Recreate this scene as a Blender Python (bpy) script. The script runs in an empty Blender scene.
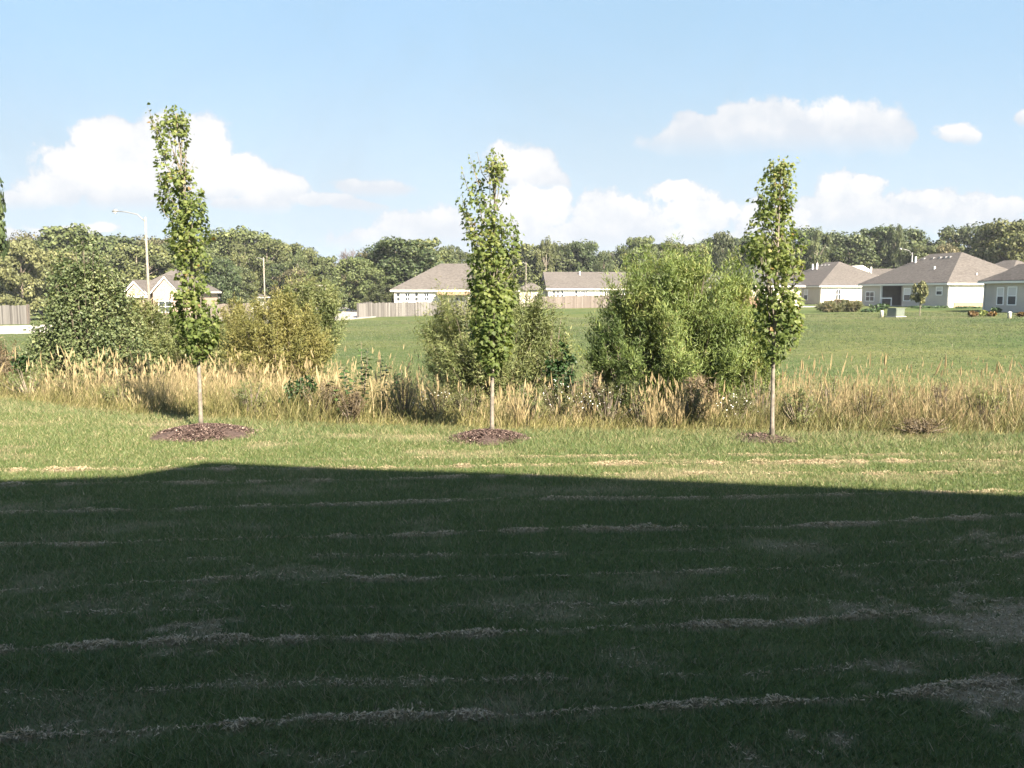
import bpy, math
import numpy as np
from mathutils import Vector

rng = np.random.default_rng(11)
PI = math.pi
scene = bpy.context.scene
LINK = scene.collection.objects.link

# ------------------------------------------------------------------ camera
CAM_H, PITCH, FPX = 1.7, math.radians(6.1), 852.0
cam_d = bpy.data.cameras.new("camera")
cam_d.sensor_width = 36.0
cam_d.lens = 36.0 * FPX / 1024.0
cam_d.clip_start, cam_d.clip_end = 0.05, 6000.0
cam = bpy.data.objects.new("camera", cam_d)
LINK(cam)
cam.location = (0, 0, CAM_H)
cam.rotation_euler = (PI / 2 - PITCH, 0, 0)
scene.camera = cam
CP, SP = math.cos(PITCH), math.sin(PITCH)


def ray(px, py):
    """slopes (x/y, z/y) of the view ray through a photo pixel"""
    u, v = (px - 512.0) / FPX, (384.0 - py) / FPX
    y = CP + v * SP
    return u / y, (-SP + v * CP) / y


def at(px, py, Y):
    a, b = ray(px, py)
    return np.array([a * Y, Y, CAM_H + b * Y])


def lawn_pt(px, py):
    a, b = ray(px, py)
    Y = -CAM_H / b
    return a * Y, Y


# ------------------------------------------------------------------ numpy noise
def _h(ix, iy, iz, seed):
    n = (ix.astype(np.int64) * 374761393 + iy.astype(np.int64) * 668265263 + iz.astype(np.int64) * 2147483647 + seed * 974634777) & 0xFFFFFFFF
    n = ((n ^ (n >> 13)) * 1274126177) & 0xFFFFFFFF
    n = ((n ^ (n >> 16)) * 2246822519) & 0xFFFFFFFF
    return ((n ^ (n >> 15)) & 0xFFFF) / 65535.0


def vnoise(x, y, z=None, seed=0):
    x = np.asarray(x, float); y = np.asarray(y, float)
    z = np.zeros_like(x) if z is None else np.asarray(z, float)
    ix, iy, iz = np.floor(x), np.floor(y), np.floor(z)
    fx, fy, fz = x - ix, y - iy, z - iz
    fx, fy, fz = [f * f * (3 - 2 * f) for f in (fx, fy, fz)]
    r = 0
    for a in (0, 1):
        for b in (0, 1):
            for c in (0, 1):
                w = (fx if a else 1 - fx) * (fy if b else 1 - fy) * (fz if c else 1 - fz)
                r = r + w * _h(ix + a, iy + b, iz + c, seed)
    return r


def fbm(x, y, z=None, seed=0, octv=4):
    t, amp, tot = 0, 1.0, 0
    for k in range(octv):
        f = 2.03 ** k
        t = t + amp * vnoise(x * f, y * f, None if z is None else z * f, seed + 17 * k)
        tot += amp
        amp *= 0.5
    return t / tot


def sstep(a, b, x):
    t = np.clip((x - a) / (b - a), 0, 1)
    return t * t * (3 - 2 * t)


# ------------------------------------------------------------------ terrain
BX = [-80, -30, -14, -8.1, -5.7, -2.7, 0, 6, 60]
BY = [24, 18, 15.2, 13.5, 12.0, 11.0, 10.45, 10.1, 10.0]


def border(x):
    return np.interp(x, BX, BY)


def ground_z(x, y):
    x = np.asarray(x, float); y = np.asarray(y, float)
    t = y - border(x)
    zf = -0.55 + 0.016 * np.clip(x, -90, 60)
    s1 = sstep(-0.3, 4.5, t)
    s2 = sstep(7, 30, t)
    z = s1 * ((1 - s2) * (-0.72) + s2 * zf)
    z = z + 0.03 * (vnoise(x * 0.6, y * 0.6, seed=3) - 0.5)
    return z


def gz(x, y):
    return float(ground_z(np.array([x]), np.array([y]))[0])


# dryness of the mown lawn: mower swaths of dead clippings, thin patches
STRIPES = [  # pixel polylines along which the mower left clippings: (points, width m, strength)
    ([(-200, 746), (0, 742), (150, 735), (300, 722), (500, 718), (600, 712), (720, 704), (850, 699), (1000, 682), (1200, 660)], .040, 1.0),
    ([(-100, 655), (0, 653), (180, 646), (400, 641), (600, 632), (760, 625), (900, 612), (1100, 590)], .045, .9),
    ([(-100, 594), (0, 591), (250, 582), (512, 577), (800, 570), (1024, 557), (1150, 550)], .035, .95),
    ([(-100, 548), (0, 545), (300, 540), (512, 532), (800, 526), (1024, 516), (1150, 511)], .040, .9),
    ([(-100, 514), (0, 512), (300, 506), (512, 501), (760, 497), (1024, 491), (1150, 489)], .045, .6),
    ([(300, 481), (512, 478), (760, 474), (900, 473), (1150, 470)], .05, .75),
    ([(380, 468), (512, 467), (640, 465), (760, 463), (860, 461), (1024, 461), (1200, 460)], .07, 1.0),
    ([(560, 457), (700, 456), (800, 455), (1100, 452)], .06, .45),
    ([(-100, 618), (0, 616), (300, 610), (600, 604), (800, 597), (1100, 578)], .05, .35),
    ([(-100, 696), (0, 692), (200, 690), (400, 684), (700, 676), (1000, 655)], .05, .3),
    ([(-100, 562), (0, 566), (300, 560), (600, 552), (1100, 536)], .05, .3),
]
_SL = []
for pts, w, s in STRIPES:
    q = np.array([lawn_pt(*p) for p in pts])
    q = np.concatenate([[q[0] - (q[1] - q[0]) * 4 / abs(q[1][0] - q[0][0])], q, [q[-1] + (q[-1] - q[-2]) * 4 / abs(q[-1][0] - q[-2][0])]])
    _SL.append((q[:, 0], q[:, 1], w, s))
PATCHES = [  # (px, py, half width px, half height px, strength)
    (960, 618, 75, 16, 1.0), (1010, 635, 60, 14, .9), (990, 695, 70, 26, 1.0), (1040, 720, 50, 30, .9), (820, 742, 45, 12, .8),
    (205, 630, 35, 10, .8), (190, 600, 60, 14, .5), (290, 575, 60, 10, .45), (1000, 545, 50, 12, .6), (90, 605, 40, 9, .4),
    (250, 678, 26, 7, .6), (640, 660, 60, 12, .35), (420, 720, 34, 8, .8), (300, 722, 26, 6, .8), (590, 712, 12, 6, .8),
    (1000, 625, 90, 26, 1.0), (985, 700, 80, 34, 1.0), (880, 606, 50, 8, .7), (690, 463, 50, 3, .5), (850, 460, 50, 4, .6), (540, 610, 90, 10, .3), (100, 735, 60, 9, .6), (330, 760, 60, 10, .4),
    (510, 750, 120, 14, .25), (60, 700, 60, 9, .3), (180, 655, 50, 7, .7), (920, 580, 60, 8, .4), (745, 700, 10, 5, .8), (752, 755, 12, 8, .7),
]
_PL = []
for px, py, a, b, s in PATCHES:
    x0, y0 = lawn_pt(px, py)
    _PL.append((x0, y0, a * y0 / FPX, abs(lawn_pt(px, py - b)[1] - lawn_pt(px, py + b)[1]) / 2, s))


def clip_amount(x, y):
    """where loose clippings lie, 0..1"""
    d = np.zeros_like(x)
    for k, (qx, qy, w, s) in enumerate(_SL):
        yl = np.interp(x, qx, qy, left=-99, right=-99) + 0.05 * (vnoise(x * 1.1, x * 0 + k, seed=40 + k) - .5) + 0.03 * (vnoise(x * 6, x * 0 + k, seed=90 + k) - .5)
        br = sstep(.40, .72, .35 * vnoise(x * 1.6, x * 0 + k * 7, seed=60 + k) + .65 * vnoise(x * 6.5, y * .5 + k * 7, seed=70 + k))
        d = np.maximum(d, s * np.exp(-((y - yl) / (w * (.22 + .85 * br) * (.75 + .05 * y))) ** 2) * (0.62 + 0.38 * br))
    return d


def patch_amount(x, y):
    """thin, dead patches of the lawn, 0..1"""
    d = np.zeros_like(x)
    n2 = .5 * fbm(x * 2.4, y * 3.4, seed=5, octv=4) + .5 * fbm(x * 11, y * 15, seed=6, octv=3)
    for x0, y0, a, b, s in _PL:
        g = 1.05 - np.sqrt(((x - x0) / a) ** 2 + ((y - y0) / b) ** 2)
        d = np.maximum(d, s * .8 * sstep(.0, 1.1, g + (n2 - .5) * 6.0))
    return d


def dry_amount(x, y):
    d = np.maximum(clip_amount(x, y), patch_amount(x, y))
    d = np.maximum(d, 0.5 * sstep(.53, .85, fbm(x * 1.1 + 9, y * 1.8, seed=8, octv=5)))
    return np.clip(d, 0, 1)


# ------------------------------------------------------------------ object helpers
def tag(o, label=None, cat=None, group=None, kind=None):
    for k, v in (("label", label), ("category", cat), ("group", group), ("kind", kind)):
        if v:
            o[k] = v
    return o


def empty(name, loc=(0, 0, 0), rz=0.0, label=None, cat=None, group=None, kind=None):
    o = bpy.data.objects.new(name, None)
    o.empty_display_size = 0.2
    LINK(o)
    o.location = loc
    o.rotation_euler = (0, 0, rz)
    return tag(o, label, cat, group, kind)


def mesh_np(name, V, F, mat, parent=None, attrs=None, smooth=False):
    """mesh object from arrays: V (n,3), F (m,k) all faces with k corners"""
    V = np.asarray(V, np.float32); F = np.asarray(F, np.int32)
    me = bpy.data.meshes.new(name)
    m, k = F.shape
    me.vertices.add(len(V)); me.vertices.foreach_set("co", V.ravel())
    me.loops.add(m * k); me.loops.foreach_set("vertex_index", F.ravel())
    me.polygons.add(m); me.polygons.foreach_set("loop_start", np.arange(0, m * k, k, dtype=np.int32))
    try:
        me.polygons.foreach_set("loop_total", np.full(m, k, np.int32))
    except Exception:
        pass
    me.polygons.foreach_set("use_smooth", np.full(m, smooth, bool))
    for an, av in (attrs or {}).items():
        at_ = me.attributes.new(an, 'FLOAT', 'POINT')
        at_.data.foreach_set("value", np.asarray(av, np.float32))
    me.update(calc_edges=True)
    me.materials.append(mat)
    o = bpy.data.objects.new(name, me)
    LINK(o)
    if parent is not None:
        o.parent = parent
    return o


class MB:
    """collects boxes, tubes and polygons that become ONE mesh object"""
    def __init__(s):
        s.v, s.f = [], []

    def add(s, vs, fs):
        n = len(s.v)
        s.v += [tuple(map(float, p)) for p in vs]
        s.f += [tuple(i + n for i in f) for f in fs]
        return s

    def box(s, x0, x1, y0, y1, z0, z1):
        return s.add([(x0, y0, z0), (x1, y0, z0), (x1, y1, z0), (x0, y1, z0), (x0, y0, z1), (x1, y0, z1), (x1, y1, z1), (x0, y1, z1)],
                     [(0, 3, 2, 1), (4, 5, 6, 7), (0, 1, 5, 4), (1, 2, 6, 5), (2, 3, 7, 6), (3, 0, 4, 7)])

    def tube(s, pts, rad, n=8, cap=True):
        pts = [np.array(p, float) for p in pts]
        if np.isscalar(rad):
            rad = [rad] * len(pts)
        vs, fs = [], []
        for i, p in enumerate(pts):
            d = (pts[min(i + 1, len(pts) - 1)] - pts[max(i - 1, 0)])
            d = d / (np.linalg.norm(d) + 1e-9)
            a = np.cross(d, (0, 1, 0.01) if abs(d[1]) < .9 else (1, 0, 0)); a /= np.linalg.norm(a)
            b = np.cross(d, a)
            for k in range(n):
                t = 2 * PI * k / n
                vs.append(p + rad[i] * (math.cos(t) * a + math.sin(t) * b))
        for i in range(len(pts) - 1):
            for k in range(n):
                k2 = (k + 1) % n
                fs.append((i * n + k, i * n + k2, (i + 1) * n + k2, (i + 1) * n + k))
        if cap:
            fs.append(tuple(range(n))[::-1])
            fs.append(tuple((len(pts) - 1) * n + k for k in range(n)))
        return s.add(vs, fs)

    def prism(s, poly, z0, z1):
        n = len(poly)
        vs = [(x, y, z0) for x, y in poly] + [(x, y, z1) for x, y in poly]
        fs = [(i, (i + 1) % n, (i + 1) % n + n, i + n) for i in range(n)]
        fs.append(tuple(range(n))[::-1]); fs.append(tuple(range(n, 2 * n)))
        return s.add(vs, fs)

    def build(s, name, mat, parent=None, smooth=False):
        me = bpy.data.meshes.new(name)
        me.from_pydata(s.v, [], s.f)
        me.update()
        me.materials.append(mat)
        if smooth:
            me.polygons.foreach_set("use_smooth", np.ones(len(me.polygons), bool))
        o = bpy.data.objects.new(name, me)
        LINK(o)
        if parent is not None:
            o.parent = parent
        return o


def unit(a):
    return a / (np.linalg.norm(a, axis=-1, keepdims=True) + 1e-9)


def stamp(TV, TF, O, X, Y, Z, S):
    """copies of a small template at origins O with frames X,Y,Z and sizes S"""
    TV = np.asarray(TV, float); TF = np.asarray(TF)
    n, k = len(O), len(TV)
    S = np.broadcast_to(np.asarray(S, float), (n,))
    V = O[:, None, :] + S[:, None, None] * (TV[None, :, 0, None] * X[:, None, :] + TV[None, :, 1, None] * Y[:, None, :] + TV[None, :, 2, None] * Z[:, None, :])
    F = TF[None] + (np.arange(n) * k)[:, None, None]
    return V.reshape(-1, 3), F.reshape(-1, TF.shape[1])


def frames(N, A):
    """leaf frames: normal N, long axis as near A as it can be"""
    N = unit(N)
    Yv = unit(A - N * np.sum(A * N, -1, keepdims=True))
    return np.cross(Yv, N), Yv, N


def rand_unit(n):
    return unit(rng.normal(size=(n, 3)))


_half = [(0.0, 0.0), (.16, .04), (.42, -.02), (.36, .2), (.60, .40), (.32, .46), (.30, .66), (.14, .70), (0.0, 1.0)]
_ml = _half + [(-x, y) for x, y in _half[-2:0:-1]]
MAPLE_V = [(0, .32, .05)] + [(x, y, -.22 * x * x - .10 * (y - .3) ** 2) for x, y in _ml]
MAPLE_F = [(0, 1 + i, 1 + (i + 1) % len(_ml)) for i in range(len(_ml))]
OVAL_V = [(0, 0, 0), (.26, .25, .06), (.28, .55, .05), (0, 1, -.08), (-.28, .55, .05), (-.26, .25, .06), (0, .45, -.02)]
OVAL_F = [(6, 0, 1), (6, 1, 2), (6, 2, 3), (6, 3, 4), (6, 4, 5), (6, 5, 0)]
LANCE_V = [(0, 0, 0), (.5, .4, .0), (0, 1, -.12), (-.5, .4, .0)]
LANCE_F = [(0, 1, 2, 3)]
CLUMP_V = [(-.5, 0, 0), (-.1, -.42, .05), (.45, -.2, -.05), (.5, .3, .05), (.05, .5, -.06), (-.4, .35, .04)]
CLUMP_F = [(0, 1, 2, 3, 4, 5)]


# ------------------------------------------------------------------ materials
def new_mat(name):
    m = bpy.data.materials.new(name)
    m.use_nodes = True
    nt = m.node_tree
    return m, nt, nt.nodes["Principled BSDF"], nt.nodes["Material Output"]


def N(nt, t, **kw):
    n = nt.nodes.new(t)
    for k, v in kw.items():
        setattr(n, k, v)
    return n


def ramp(nt, fac, stops):
    r = N(nt, 'ShaderNodeValToRGB')
    e = r.color_ramp.elements
    while len(e) < len(stops):
        e.new(.5)
    for i, (p, c) in enumerate(stops):
        e[i].position = p
        e[i].color = (*c, 1)
    nt.links.new(fac, r.inputs[0])
    return r.outputs[0]


def leaf_mat(name, stops, trans=.35, rough=.5, spec=.3, obj_var=.0, hue_var=0.0, tcol=(1.15, 1.1, .6)):
    m, nt, p, out = new_mat(name)
    L = nt.links.new
    a = N(nt, 'ShaderNodeAttribute', attribute_name='rnd')
    col = ramp(nt, a.outputs['Fac'], stops)
    if obj_var or hue_var:
        oi = N(nt, 'ShaderNodeObjectInfo')
        hs = N(nt, 'ShaderNodeHueSaturation')
        mv = N(nt, 'ShaderNodeMapRange'); mv.inputs[3].default_value = 1 - obj_var; mv.inputs[4].default_value = 1 + obj_var
        mh = N(nt, 'ShaderNodeMapRange'); mh.inputs[3].default_value = .5 - hue_var; mh.inputs[4].default_value = .5 + hue_var
        L(oi.outputs['Random'], mv.inputs[0])
        fr = N(nt, 'ShaderNodeMath', operation='FRACT'); ml = N(nt, 'ShaderNodeMath', operation='MULTIPLY'); ml.inputs[1].default_value = 7.31
        L(oi.outputs['Random'], ml.inputs[0]); L(ml.outputs[0], fr.inputs[0]); L(fr.outputs[0], mh.inputs[0])
        L(mv.outputs[0], hs.inputs['Value']); L(mh.outputs[0], hs.inputs['Hue']); L(col, hs.inputs['Color'])
        col = hs.outputs[0]
    L(col, p.inputs['Base Color'])
    p.inputs['Roughness'].default_value = rough
    p.inputs['Specular IOR Level'].default_value = spec
    if trans > 0:
        t = N(nt, 'ShaderNodeBsdfTranslucent')
        mx = N(nt, 'ShaderNodeMixShader'); mx.inputs[0].default_value = trans
        mc = N(nt, 'ShaderNodeMix', data_type='RGBA', blend_type='MULTIPLY'); mc.inputs[0].default_value = 1
        mc.inputs[7].default_value = (*tcol, 1)
        L(col, mc.inputs[6]); L(mc.outputs[2], t.inputs[0])
        L(p.outputs[0], mx.inputs[1]); L(t.outputs[0], mx.inputs[2]); L(mx.outputs[0], out.inputs[0])
    return m


def plain_mat(name, col, rough=.7, spec=.3, var=.0, scale=3.0, bump=0.0, metal=0.0, col2=None, detail=4.0):
    m, nt, p, out = new_mat(name)
    L = nt.links.new
    p.inputs['Roughness'].default_value = rough
    p.inputs['Specular IOR Level'].default_value = spec
    p.inputs['Metallic'].default_value = metal
    p.inputs['Base Color'].default_value = (*col, 1)
    if var or bump:
        tc = N(nt, 'ShaderNodeTexCoord'); nz = N(nt, 'ShaderNodeTexNoise')
        nz.inputs['Scale'].default_value = scale; nz.inputs['Detail'].default_value = detail
        L(tc.outputs['Object'], nz.inputs['Vector'])
        c2 = col2 or tuple(c * (1 + var) for c in col)
        c1 = tuple(c * (1 - var) for c in col)
        L(ramp(nt, nz.outputs[0], [(.32, c1), (.68, c2)]), p.inputs['Base Color'])
        if bump:
            b = N(nt, 'ShaderNodeBump'); b.inputs['Strength'].default_value = bump
            L(nz.outputs[0], b.inputs['Height']); L(b.outputs[0], p.inputs['Normal'])
    return m


M = {}
# lawn blades: attr rnd (blade), dry (0 green .. 1 straw)
def grass_mat(name, stops, dcol1, dcol2, trans=.25, spec=.25, rough=.55):
    m, nt, p, out = new_mat(name)
    L = nt.links.new
    a = N(nt, 'ShaderNodeAttribute', attribute_name='rnd'); d = N(nt, 'ShaderNodeAttribute', attribute_name='dry')
    g = ramp(nt, a.outputs['Fac'], stops)
    t = ramp(nt, a.outputs['Fac'], [(0, dcol1), (1, dcol2)])
    mx = N(nt, 'ShaderNodeMix', data_type='RGBA')
    L(d.outputs['Fac'], mx.inputs[0]); L(g, mx.inputs[6]); L(t, mx.inputs[7])
    L(mx.outputs[2], p.inputs['Base Color'])
    p.inputs['Roughness'].default_value = rough; p.inputs['Specular IOR Level'].default_value = spec
    tr = N(nt, 'ShaderNodeBsdfTranslucent'); ms = N(nt, 'ShaderNodeMixShader'); ms.inputs[0].default_value = trans
    L(mx.outputs[2], tr.inputs[0]); L(p.outputs[0], ms.inputs[1]); L(tr.outputs[0], ms.inputs[2]); L(ms.outputs[0], out.inputs[0])
    return m


M['lawn'] = grass_mat("lawn_grass", [(0, (.034, .078, .026)), (.5, (.078, .125, .040)), (.85, (.160, .175, .072)), (1, (.24, .22, .115))],
                      (.20, .155, .095), (.40, .33, .21))
M['meadow'] = grass_mat("meadow_grass", [(0, (.048, .066, .020)), (.5, (.105, .115, .034)), (1, (.19, .18, .06))],
                        (.175, .135, .072), (.43, .35, .20), trans=.34)
M['straw'] = leaf_mat("dead_clippings", [(0, (.17, .135, .080)), (.5, (.32, .26, .165)), (1, (.48, .395, .26))], trans=.15, spec=.2)
M['maple'] = leaf_mat("maple_leaf", [(0, (0.072, 0.108, 0.03)), (0.45, (0.128, 0.17, 0.048)), (0.8, (0.195, 0.228, 0.072)), (0.96, (0.26, 0.27, 0.095)), (1, (0.21, 0.14, 0.055))], trans=.5, spec=.3, rough=.5)
M['maple_bark'] = plain_mat("maple_bark", (.160, .142, .118), .85, .1, .35, 18, .4)
M['bark'] = plain_mat("tree_bark", (.17, .145, .115), .9, .1, .35, 3, .4)
M['pale_bark'] = plain_mat("pale_bark", (.22, .195, .16), .9, .1, .25, 3, .3)
M['twig'] = plain_mat("grey_twig", (.115, .10, .098), .9, .1, .2, 3)
M['shrub'] = leaf_mat("glossy_leaf", [(0, (0.055, 0.08, 0.032)), (0.6, (0.108, 0.135, 0.054)), (1, (0.18, 0.2, 0.09))], trans=.25, spec=.35, rough=.5)
M['willow'] = leaf_mat("willow_leaf", [(0, (0.084, 0.126, 0.034)), (0.5, (0.145, 0.195, 0.056)), (0.9, (0.23, 0.265, 0.085)), (1, (0.32, 0.31, 0.13))], trans=.35, spec=.35)
M['willow_shade'] = leaf_mat("shaded_willow_leaf", [(0, (0.05, 0.0825, 0.025)), (0.6, (0.0938, 0.14, 0.0425)), (1, (0.1625, 0.2063, 0.0688))], trans=.3)  # willow leaf with the bush's own shade put into the colour
M['willow_yellow'] = leaf_mat("yellowing_willow_leaf", [(0, (0.098, 0.104, 0.032)), (0.5, (0.172, 0.172, 0.054)), (1, (0.275, 0.25, 0.098))], trans=.35)
M['willow_grey'] = leaf_mat("grey_green_leaf", [(0, (0.086, 0.112, 0.042)), (0.6, (0.148, 0.176, 0.066)), (1, (0.24, 0.245, 0.11))], trans=.3)
M['dark_leaf'] = leaf_mat("dark_leaf", [(0, (0.0208, 0.0468, 0.0156)), (0.6, (0.0442, 0.0858, 0.026)), (1, (0.0845, 0.13, 0.039))], trans=.25, spec=.4)
M['aster'] = leaf_mat("aster_leaf", [(0, (0.0805, 0.0978, 0.0345)), (0.6, (0.1495, 0.1552, 0.0633)), (1, (0.253, 0.2185, 0.1035))], trans=.3)
M['petal'] = plain_mat("white_petal", (.78, .77, .74), .7)
M['brown_weed'] = leaf_mat("brown_weed", [(0, (.075, .058, .034)), (.6, (.135, .106, .060)), (1, (.22, .172, .10))], trans=.15)
M['orange_leaf'] = leaf_mat("orange_leaf", [(0, (.08, .055, .018)), (.6, (.15, .09, .028)), (1, (.22, .15, .05))], trans=.3)
M['plume'] = leaf_mat("reedy_grass", [(0, (.085, .10, .045)), (.6, (.14, .145, .072)), (1, (.24, .195, .12))], trans=.3)
for nm, st in (("dark", [(0, (.034, .050, .022)), (.5, (.060, .080, .032)), (1, (.11, .125, .05))]),
               ("mid", [(0, (.052, .066, .026)), (.5, (.086, .102, .038)), (1, (.145, .155, .06))]),
               ("pale", [(0, (.085, .096, .040)), (.5, (.135, .145, .060)), (1, (.21, .21, .095))]),
               ("rust", [(0, (.062, .064, .032)), (.5, (.105, .098, .048)), (1, (.165, .15, .078))])):
    M['crown_' + nm] = leaf_mat("crown_" + nm, st, trans=.22, spec=.25, obj_var=.16, hue_var=.018)
M['mulch'] = plain_mat("mulch", (.065, .047, .041), .95, .1, .4, 30, .5)
M['chip'] = leaf_mat("mulch_chip", [(0, (.04, .028, .025)), (.6, (.10, .070, .060)), (.9, (.17, .125, .11)), (1, (.36, .29, .24))], trans=0, spec=.1, rough=.9)
M['white_paint'] = plain_mat("white_paint", (.78, .77, .74), .5, .3, .04, 2)
M['siding'] = plain_mat("cream_siding", (.68, .66, .61), .6, .3, .05, 1.2)
M['shade_grey_siding'] = plain_mat("shade_grey_siding", (.43, .385, .325), .6, .3, .05, 1.2)  # darker copy of the cream siding, wall shade in its colour
M['skirt'] = plain_mat("tan_brick", (.26, .19, .13), .85, .2, .25, 9)
M['brick'] = plain_mat("red_brick", (.33, .25, .20), .85, .2, .3, 9)
M['glass'] = plain_mat("window_glass", (.035, .042, .05), .35, .2)
M['blind'] = plain_mat("window_blind", (.50, .49, .47), .35, .5)
M['recess_shade'] = plain_mat("recess_shade_boards", (.16, .14, .12), .7, .2, .1, 2)  # porch recess shade put into the board colour
M['dark'] = plain_mat("dark_interior", (.035, .032, .03), .8)
M['door'] = plain_mat("dark_door", (.12, .10, .085), .5)
M['gutter'] = plain_mat("cream_gutter", (.70, .67, .60), .5)
M['galv'] = plain_mat("galvanised_steel", (.20, .205, .205), .45, .5, .1, 4, metal=.3)
M['pale_pole'] = plain_mat("pale_wood_pole", (.21, .19, .16), .85, .2, .2, 6)
M['cab_green'] = plain_mat("green_cabinet_paint", (.105, .125, .10), .5, .4, .08, 5)
M['post'] = plain_mat("cream_plastic", (.36, .33, .27), .5)
M['concrete'] = plain_mat("pale_concrete", (.30, .285, .265), .9, .2, .12, .6, .1)
M['kerb'] = plain_mat("kerb_concrete", (.28, .27, .25), .9, .2, .1, 2)
M['rock'] = plain_mat("grey_rock", (.27, .24, .20), .9, .2, .4, 4, .6)


def fence_mat(name, c0, c1):
    m, nt, p, out = new_mat(name)
    L = nt.links.new
    a = N(nt, 'ShaderNodeAttribute', attribute_name='rnd')
    tc = N(nt, 'ShaderNodeTexCoord'); mp = N(nt, 'ShaderNodeMapping'); mp.inputs['Scale'].default_value = (5, 5, .5)
    nz = N(nt, 'ShaderNodeTexNoise'); nz.inputs['Scale'].default_value = 1.0; nz.inputs['Detail'].default_value = 6
    L(tc.outputs['Object'], mp.inputs[0]); L(mp.outputs[0], nz.inputs['Vector'])
    ad = N(nt, 'ShaderNodeMath', operation='ADD'); L(a.outputs['Fac'], ad.inputs[0]); L(nz.outputs[0], ad.inputs[1])
    hf = N(nt, 'ShaderNodeMath', operation='MULTIPLY'); hf.inputs[1].default_value = .5; L(ad.outputs[0], hf.inputs[0])
    L(ramp(nt, hf.outputs[0], [(.2, c0), (.8, c1)]), p.inputs['Base Color'])
    p.inputs['Roughness'].default_value = .9; p.inputs['Specular IOR Level'].default_value = .1
    return m


M['fence_grey'] = fence_mat("weathered_boards", (.070, .066, .062), (.165, .158, .148))
M['fence_pink'] = fence_mat("tan_boards", (.095, .080, .070), (.160, .140, .124))
M['fence_brown'] = fence_mat("brown_boards", (.14, .085, .06), (.20, .14, .10))


def roof_mat(name, c):
    m, nt, p, out = new_mat(name)
    L = nt.links.new
    tc = N(nt, 'ShaderNodeTexCoord')
    mp = N(nt, 'ShaderNodeMapping'); mp.inputs['Scale'].default_value = (3.2, 3.2, 9.0)
    nz = N(nt, 'ShaderNodeTexNoise'); nz.inputs['Scale'].default_value = 1.0; nz.inputs['Detail'].default_value = 6; nz.inputs['Roughness'].default_value = .7
    n2 = N(nt, 'ShaderNodeTexNoise'); n2.inputs['Scale'].default_value = .35
    L(tc.outputs['Object'], mp.inputs[0]); L(mp.outputs[0], nz.inputs['Vector']); L(tc.outputs['Object'], n2.inputs['Vector'])
    c1 = ramp(nt, nz.outputs[0], [(.3, tuple(x * .62 for x in c)), (.7, tuple(x * 1.35 for x in c))])
    mx = N(nt, 'ShaderNodeMix', data_type='RGBA', blend_type='MULTIPLY'); mx.inputs[0].default_value = .5
    L(c1, mx.inputs[6]); L(ramp(nt, n2.outputs[0], [(.3, (.8, .8, .8)), (.7, (1, 1, 1))]), mx.inputs[7])
    L(mx.outputs[2], p.inputs['Base Color'])
    p.inputs['Roughness'].default_value = .95; p.inputs['Specular IOR Level'].default_value = .1
    return m


M['roof'] = roof_mat("tan_shingles", (.098, .090, .083))
M['roof_grey'] = roof_mat("grey_shingles", (.07, .07, .074))


def ground_mat():
    m, nt, p, out = new_mat("ground_grass")
    L = nt.links.new
    tc = N(nt, 'ShaderNodeTexCoord')

    def noise(scale, detail=5, rough=.6):
        n = N(nt, 'ShaderNodeTexNoise'); n.inputs['Scale'].default_value = scale
        n.inputs['Detail'].default_value = detail; n.inputs['Roughness'].default_value = rough
        L(tc.outputs['Object'], n.inputs['Vector'])
        return n.outputs[0]
    dry = N(nt, 'ShaderNodeAttribute', attribute_name='dry'); field = N(nt, 'ShaderNodeAttribute', attribute_name='field')
    swale = N(nt, 'ShaderNodeAttribute', attribute_name='swale')

    def mix(f, a, b):
        mx = N(nt, 'ShaderNodeMix', data_type='RGBA')
        L(f, mx.inputs[0])
        for s, x in ((6, a), (7, b)):
            if isinstance(x, tuple):
                mx.inputs[s].default_value = (*x, 1)
            else:
                L(x, mx.inputs[s])
        return mx.outputs[2]
    lawn = ramp(nt, noise(45, 6, .75), [(.3, (.045, .065, .024)), (.55, (.08, .105, .036)), (.75, (.15, .15, .06))])
    lawn = mix(dry.outputs['Fac'], lawn, ramp(nt, noise(60, 6, .8), [(.3, (.13, .105, .07)), (.5, (.27, .22, .15)), (.7, (.40, .33, .23))]))
    f1 = ramp(nt, noise(2.2, 8, .7), [(.3, (.044, .068, .030)), (.5, (.068, .092, .040)), (.7, (.105, .120, .060))])
    f2 = ramp(nt, noise(.10, 4, .6), [(.35, (.80, .92, .85)), (.65, (1.45, 1.22, 1.15))])
    mm = N(nt, 'ShaderNodeMix', data_type='RGBA', blend_type='MULTIPLY'); mm.inputs[0].default_value = 1
    L(f1, mm.inputs[6]); L(f2, mm.inputs[7])
    c = mix(field.outputs['Fac'], lawn, mm.outputs[2])
    c = mix(swale.outputs['Fac'], c, ramp(nt, noise(8, 5), [(.3, (.05, .045, .022)), (.7, (.12, .095, .05))]))
    L(c, p.inputs['Base Color'])
    p.inputs['Roughness'].default_value = 1; p.inputs['Specular IOR Level'].default_value = .0
    b = N(nt, 'ShaderNodeBump'); b.inputs['Strength'].default_value = .6; b.inputs['Distance'].default_value = .05
    L(noise(14, 6, .8), b.inputs['Height']); L(b.outputs[0], p.inputs['Normal'])
    return m


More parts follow.
